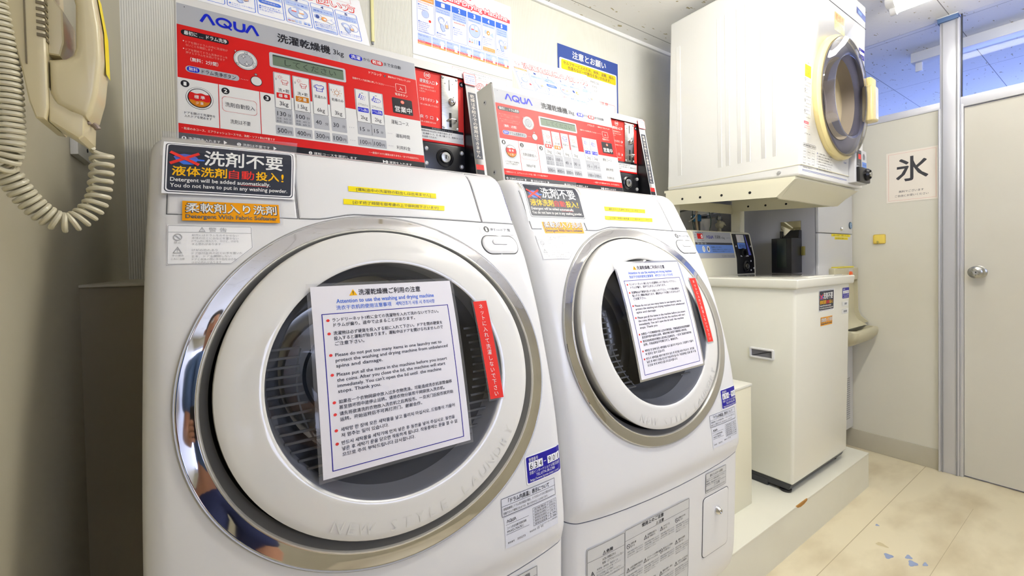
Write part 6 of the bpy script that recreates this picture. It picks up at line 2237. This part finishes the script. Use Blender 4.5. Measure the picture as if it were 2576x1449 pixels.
coil([(-.1075, .655, 1.236), (-.1080, .655, 1.222), (-.1085, .652, 1.205), (-.1120, .648, 1.178), (-.1230, .643, 1.159), (-.1360, .638, 1.152), (-.1490, .633, 1.160), (-.1600, .628, 1.175), (-.1690, .622, 1.194), (-.1740, .618, 1.204)], .0086, .0024, lambda t_: .0105 - .0045 * min(1, t_ * 1.5), CORD).build('cord', ph, org)
coil([(-.1740, .612, 1.203), (-.1690, .610, 1.208), (-.1650, .608, 1.222), (-.1640, .606, 1.255), (-.1650, .604, 1.300), (-.1680, .602, 1.335), (-.1740, .60, 1.375), (-.180, .60, 1.42)], .0092, .0024, lambda t_: .0054, CORD).build('cord', ph, org)
org = Vector((XL, 1.055, 1.315))
t = thing('wall_jack', 'small white phone socket plate on the wall below the wall phone', 'socket', org)
b = MB()
b.hull8([(XL, 1.008, 1.297), (XL, 1.104, 1.297), (XL, 1.104, 1.36), (XL, 1.008, 1.36), (XL + .010, 1.010, 1.299), (XL + .010, 1.102, 1.299), (XL + .010, 1.102, 1.358), (XL + .010, 1.010, 1.358)], mat('socket_plate', (214, 212, 200), .4), .002)
b.build('plate', t, org)
b = MB()
b.lathe([(.004, 0), (.003, .001), (.0, .001)], (XL + .010, 1.07, 1.318), (1, 0, 0), BLACKG, 12)
b.build('screw', t, org)


# ------------------------------------------------------------------ the photographer, seen mirrored in the chrome door rings
def skin(name, V, E, rad, m, parent, org, sub=2, root=0):
    me = bpy.data.meshes.new(name)
    me.from_pydata([Vector(v) - Vector(org) for v in V], E, [])
    o = bpy.data.objects.new(name, me)
    COL.objects.link(o)
    o.modifiers.new('skin', 'SKIN').use_smooth_shade = True
    sm = o.modifiers.new('sub', 'SUBSURF')
    sm.levels = sm.render_levels = sub
    for i, r_ in enumerate(rad):
        me.skin_vertices[0].data[i].radius = r_ if isinstance(r_, tuple) else (r_, r_)
        me.skin_vertices[0].data[i].use_root = (i == root)
    dg = bpy.context.evaluated_depsgraph_get()
    dg.update()
    nm = bpy.data.meshes.new_from_object(o.evaluated_get(dg))
    o.modifiers.clear()
    o.data = nm
    bpy.data.meshes.remove(me)
    nm.materials.clear()
    nm.materials.append(m)
    o.parent = parent
    return o


px, pyy = .055, -.46
org = Vector((px, pyy, 0))
pr_ = thing('person', 'person in blue shirt and blue shorts holding a camera, mirrored in the chrome door ring', 'person', org)
SKIN = mat('skin', (198, 146, 118), .5)
P = lambda x, y, z: (px + x, pyy + y, z)
V = [P(0, 0, .96), P(0, 0, 1.10), P(0, .01, 1.28), P(0, .0, 1.42), P(0, .015, 1.49), P(0, .05, 1.55), P(0, .05, 1.64), P(0, .03, 1.71),
     P(-.17, 0, 1.40), P(-.205, .02, 1.14), P(-.165, .29, 1.06), P(.17, 0, 1.40), P(.25, .02, 1.14), P(.055, .29, 1.08),
     P(-.09, 0, .88), P(-.10, .03, .49), P(-.10, 0, .10), P(-.11, .10, .035), P(-.12, .17, .03), P(.09, 0, .88), P(.10, .03, .49), P(.10, 0, .10), P(.11, .10, .035), P(.12, .17, .03)]
E_ = [(0, 1), (1, 2), (2, 3), (3, 4), (4, 5), (5, 6), (6, 7), (3, 8), (8, 9), (9, 10), (3, 11), (11, 12), (12, 13), (0, 14), (14, 15), (15, 16), (16, 17), (17, 18), (0, 19), (19, 20), (20, 21), (21, 22), (22, 23)]
RA = [(.14, .10), (.13, .095), (.15, .10), (.09, .07), .052, (.070, .075), (.078, .092), (.055, .065), .058, .042, .027, .058, .042, .027, .085, .055, .036, .034, .026, .085, .055, .036, .034, .026]
# hands: palm and five fingers each, curled round the camera
hands_v, hands_e, hands_r = [], [], []
for sgn, w0 in ((-1, 10), (1, 13)):
    wx, wy_, wz = V[w0][0] - px, V[w0][1] - pyy, V[w0][2]
    n0 = len(V)
    V.append(P(wx + .012 * -sgn, wy_ + .045, wz + .008))
    E_.append((w0, n0))
    RA.append((.036, .016))
    for k in range(4):
        b0 = len(V)
        dz = .024 - .016 * k
        ln = (.9, 1.0, .96, .8)[k]
        V += [P(wx - sgn * .014, wy_ + .078, wz + .008 + dz), P(wx - sgn * .020, wy_ + .078 + .026 * ln, wz + .008 + dz * 1.1), P(wx - sgn * .040, wy_ + .078 + .034 * ln, wz + .008 + dz * 1.1), P(wx - sgn * .056, wy_ + .078 + .024 * ln, wz + .008 + dz)]
        E_ += [(n0, b0), (b0, b0 + 1), (b0 + 1, b0 + 2), (b0 + 2, b0 + 3)]
        RA += [.010, .009, .0085, .0075]
    b0 = len(V)
    V += [P(wx - sgn * .030, wy_ + .040, wz + .026), P(wx - sgn * .050, wy_ + .062, wz + .034), P(wx - sgn * .062, wy_ + .080, wz + .034)]
    E_ += [(n0, b0), (b0, b0 + 1), (b0 + 1, b0 + 2)]
    RA += [.012, .010, .0085]
skin('body', V, E_, RA, SKIN, pr_, org)
skin('shirt', [P(0, 0, .93), P(0, 0, 1.08), P(0, .01, 1.28), P(0, .0, 1.42), P(-.17, 0, 1.405), P(-.195, .015, 1.20), P(.17, 0, 1.405), P(.235, .015, 1.20)], [(0, 1), (1, 2), (2, 3), (3, 4), (4, 5), (3, 6), (6, 7)],
     [(.165, .125), (.155, .12), (.175, .125), (.085, .08), .078, .068, .078, .068], mat('blue_shirt', (84, 112, 158), .8), pr_, org)
skin('shorts', [P(0, 0, .97), P(0, 0, .90), P(-.095, .005, .82), P(-.10, .02, .54), P(.095, .005, .82), P(.10, .02, .54)], [(0, 1), (1, 2), (2, 3), (1, 4), (4, 5)], [(.16, .12), (.16, .125), .105, .088, .105, .088], mat('navy_shorts', (48, 58, 104), .8), pr_, org)
skin('hair', [P(0, -.02, 1.58), P(0, -.005, 1.67), P(0, .03, 1.715), P(0, .09, 1.715)], [(0, 1), (1, 2), (2, 3)], [(.07, .05), (.088, .09), (.085, .07), (.06, .03)], mat('dark_hair', (34, 28, 26), .6), pr_, org)
for sx_ in (-.030, .030):
    b = MB()
    b.ico(P(sx_, .138, 1.645), .012, mat('eye_white', (230, 228, 222), .3), 2)
    b.ico(P(sx_, .147, 1.645), .0055, BLACK, 2)
    b.build('eye', pr_, org)
b = MB()
b.hull8([P(-.014, .135, 1.60), P(.014, .135, 1.60), P(.010, .10, 1.60), P(-.010, .10, 1.60), P(-.006, .130, 1.655), P(.006, .130, 1.655), P(.006, .10, 1.655), P(-.006, .10, 1.655)], SKIN, .004)
b.build('nose', pr_, org)
b = MB()
b.box(px - .024, pyy + .115, 1.572, px + .024, pyy + .132, 1.580, mat('lips', (160, 92, 84), .5), .003)
b.build('mouth', pr_, org)
for sx_ in (-1, 1):
    b = MB()
    b.ico(P(sx_ * .085, .035, 1.635), .03, SKIN, 2, (.35, .6, 1))
    b.build('ear', pr_, org)
    b = MB()
    b.hull8([P(sx_ * .115 - .05, -.07, 0), P(sx_ * .115 + .05, -.07, 0), P(sx_ * .125 + .045, .20, 0), P(sx_ * .125 - .045, .20, 0), P(sx_ * .115 - .045, -.06, .085), P(sx_ * .115 + .045, -.06, .085), P(sx_ * .125 + .035, .18, .05), P(sx_ * .125 - .035, .18, .05)], mat('dark_shoe', (52, 46, 44), .6), .018, 3)
    b.build('shoe', pr_, org)
org = Vector((-.015, -.08, 1.1))
t = thing('camera', 'black camera in the hands of the person mirrored in the chrome ring', 'camera', org)
b = MB()
b.box(-.085, -.115, 1.05, .065, -.07, 1.145, BLACK, .008, 3)
b.box(-.045, -.112, 1.14, .02, -.075, 1.170, BLACK, .008, 3)
b.build('body', t, org)
b = MB()
b.lathe([(.0, .0), (.036, 0), (.036, .022), (.040, .026), (.040, .042), (.034, .044), (.030, .036), (.0, .034)], (0, -.072, 1.1), (0, 1, 0), BLACK, 32)
b.build('lens', t, org)

# lettering helper is not part of the place
bpy.data.objects.remove(_to)
bpy.data.curves.remove(_cu)
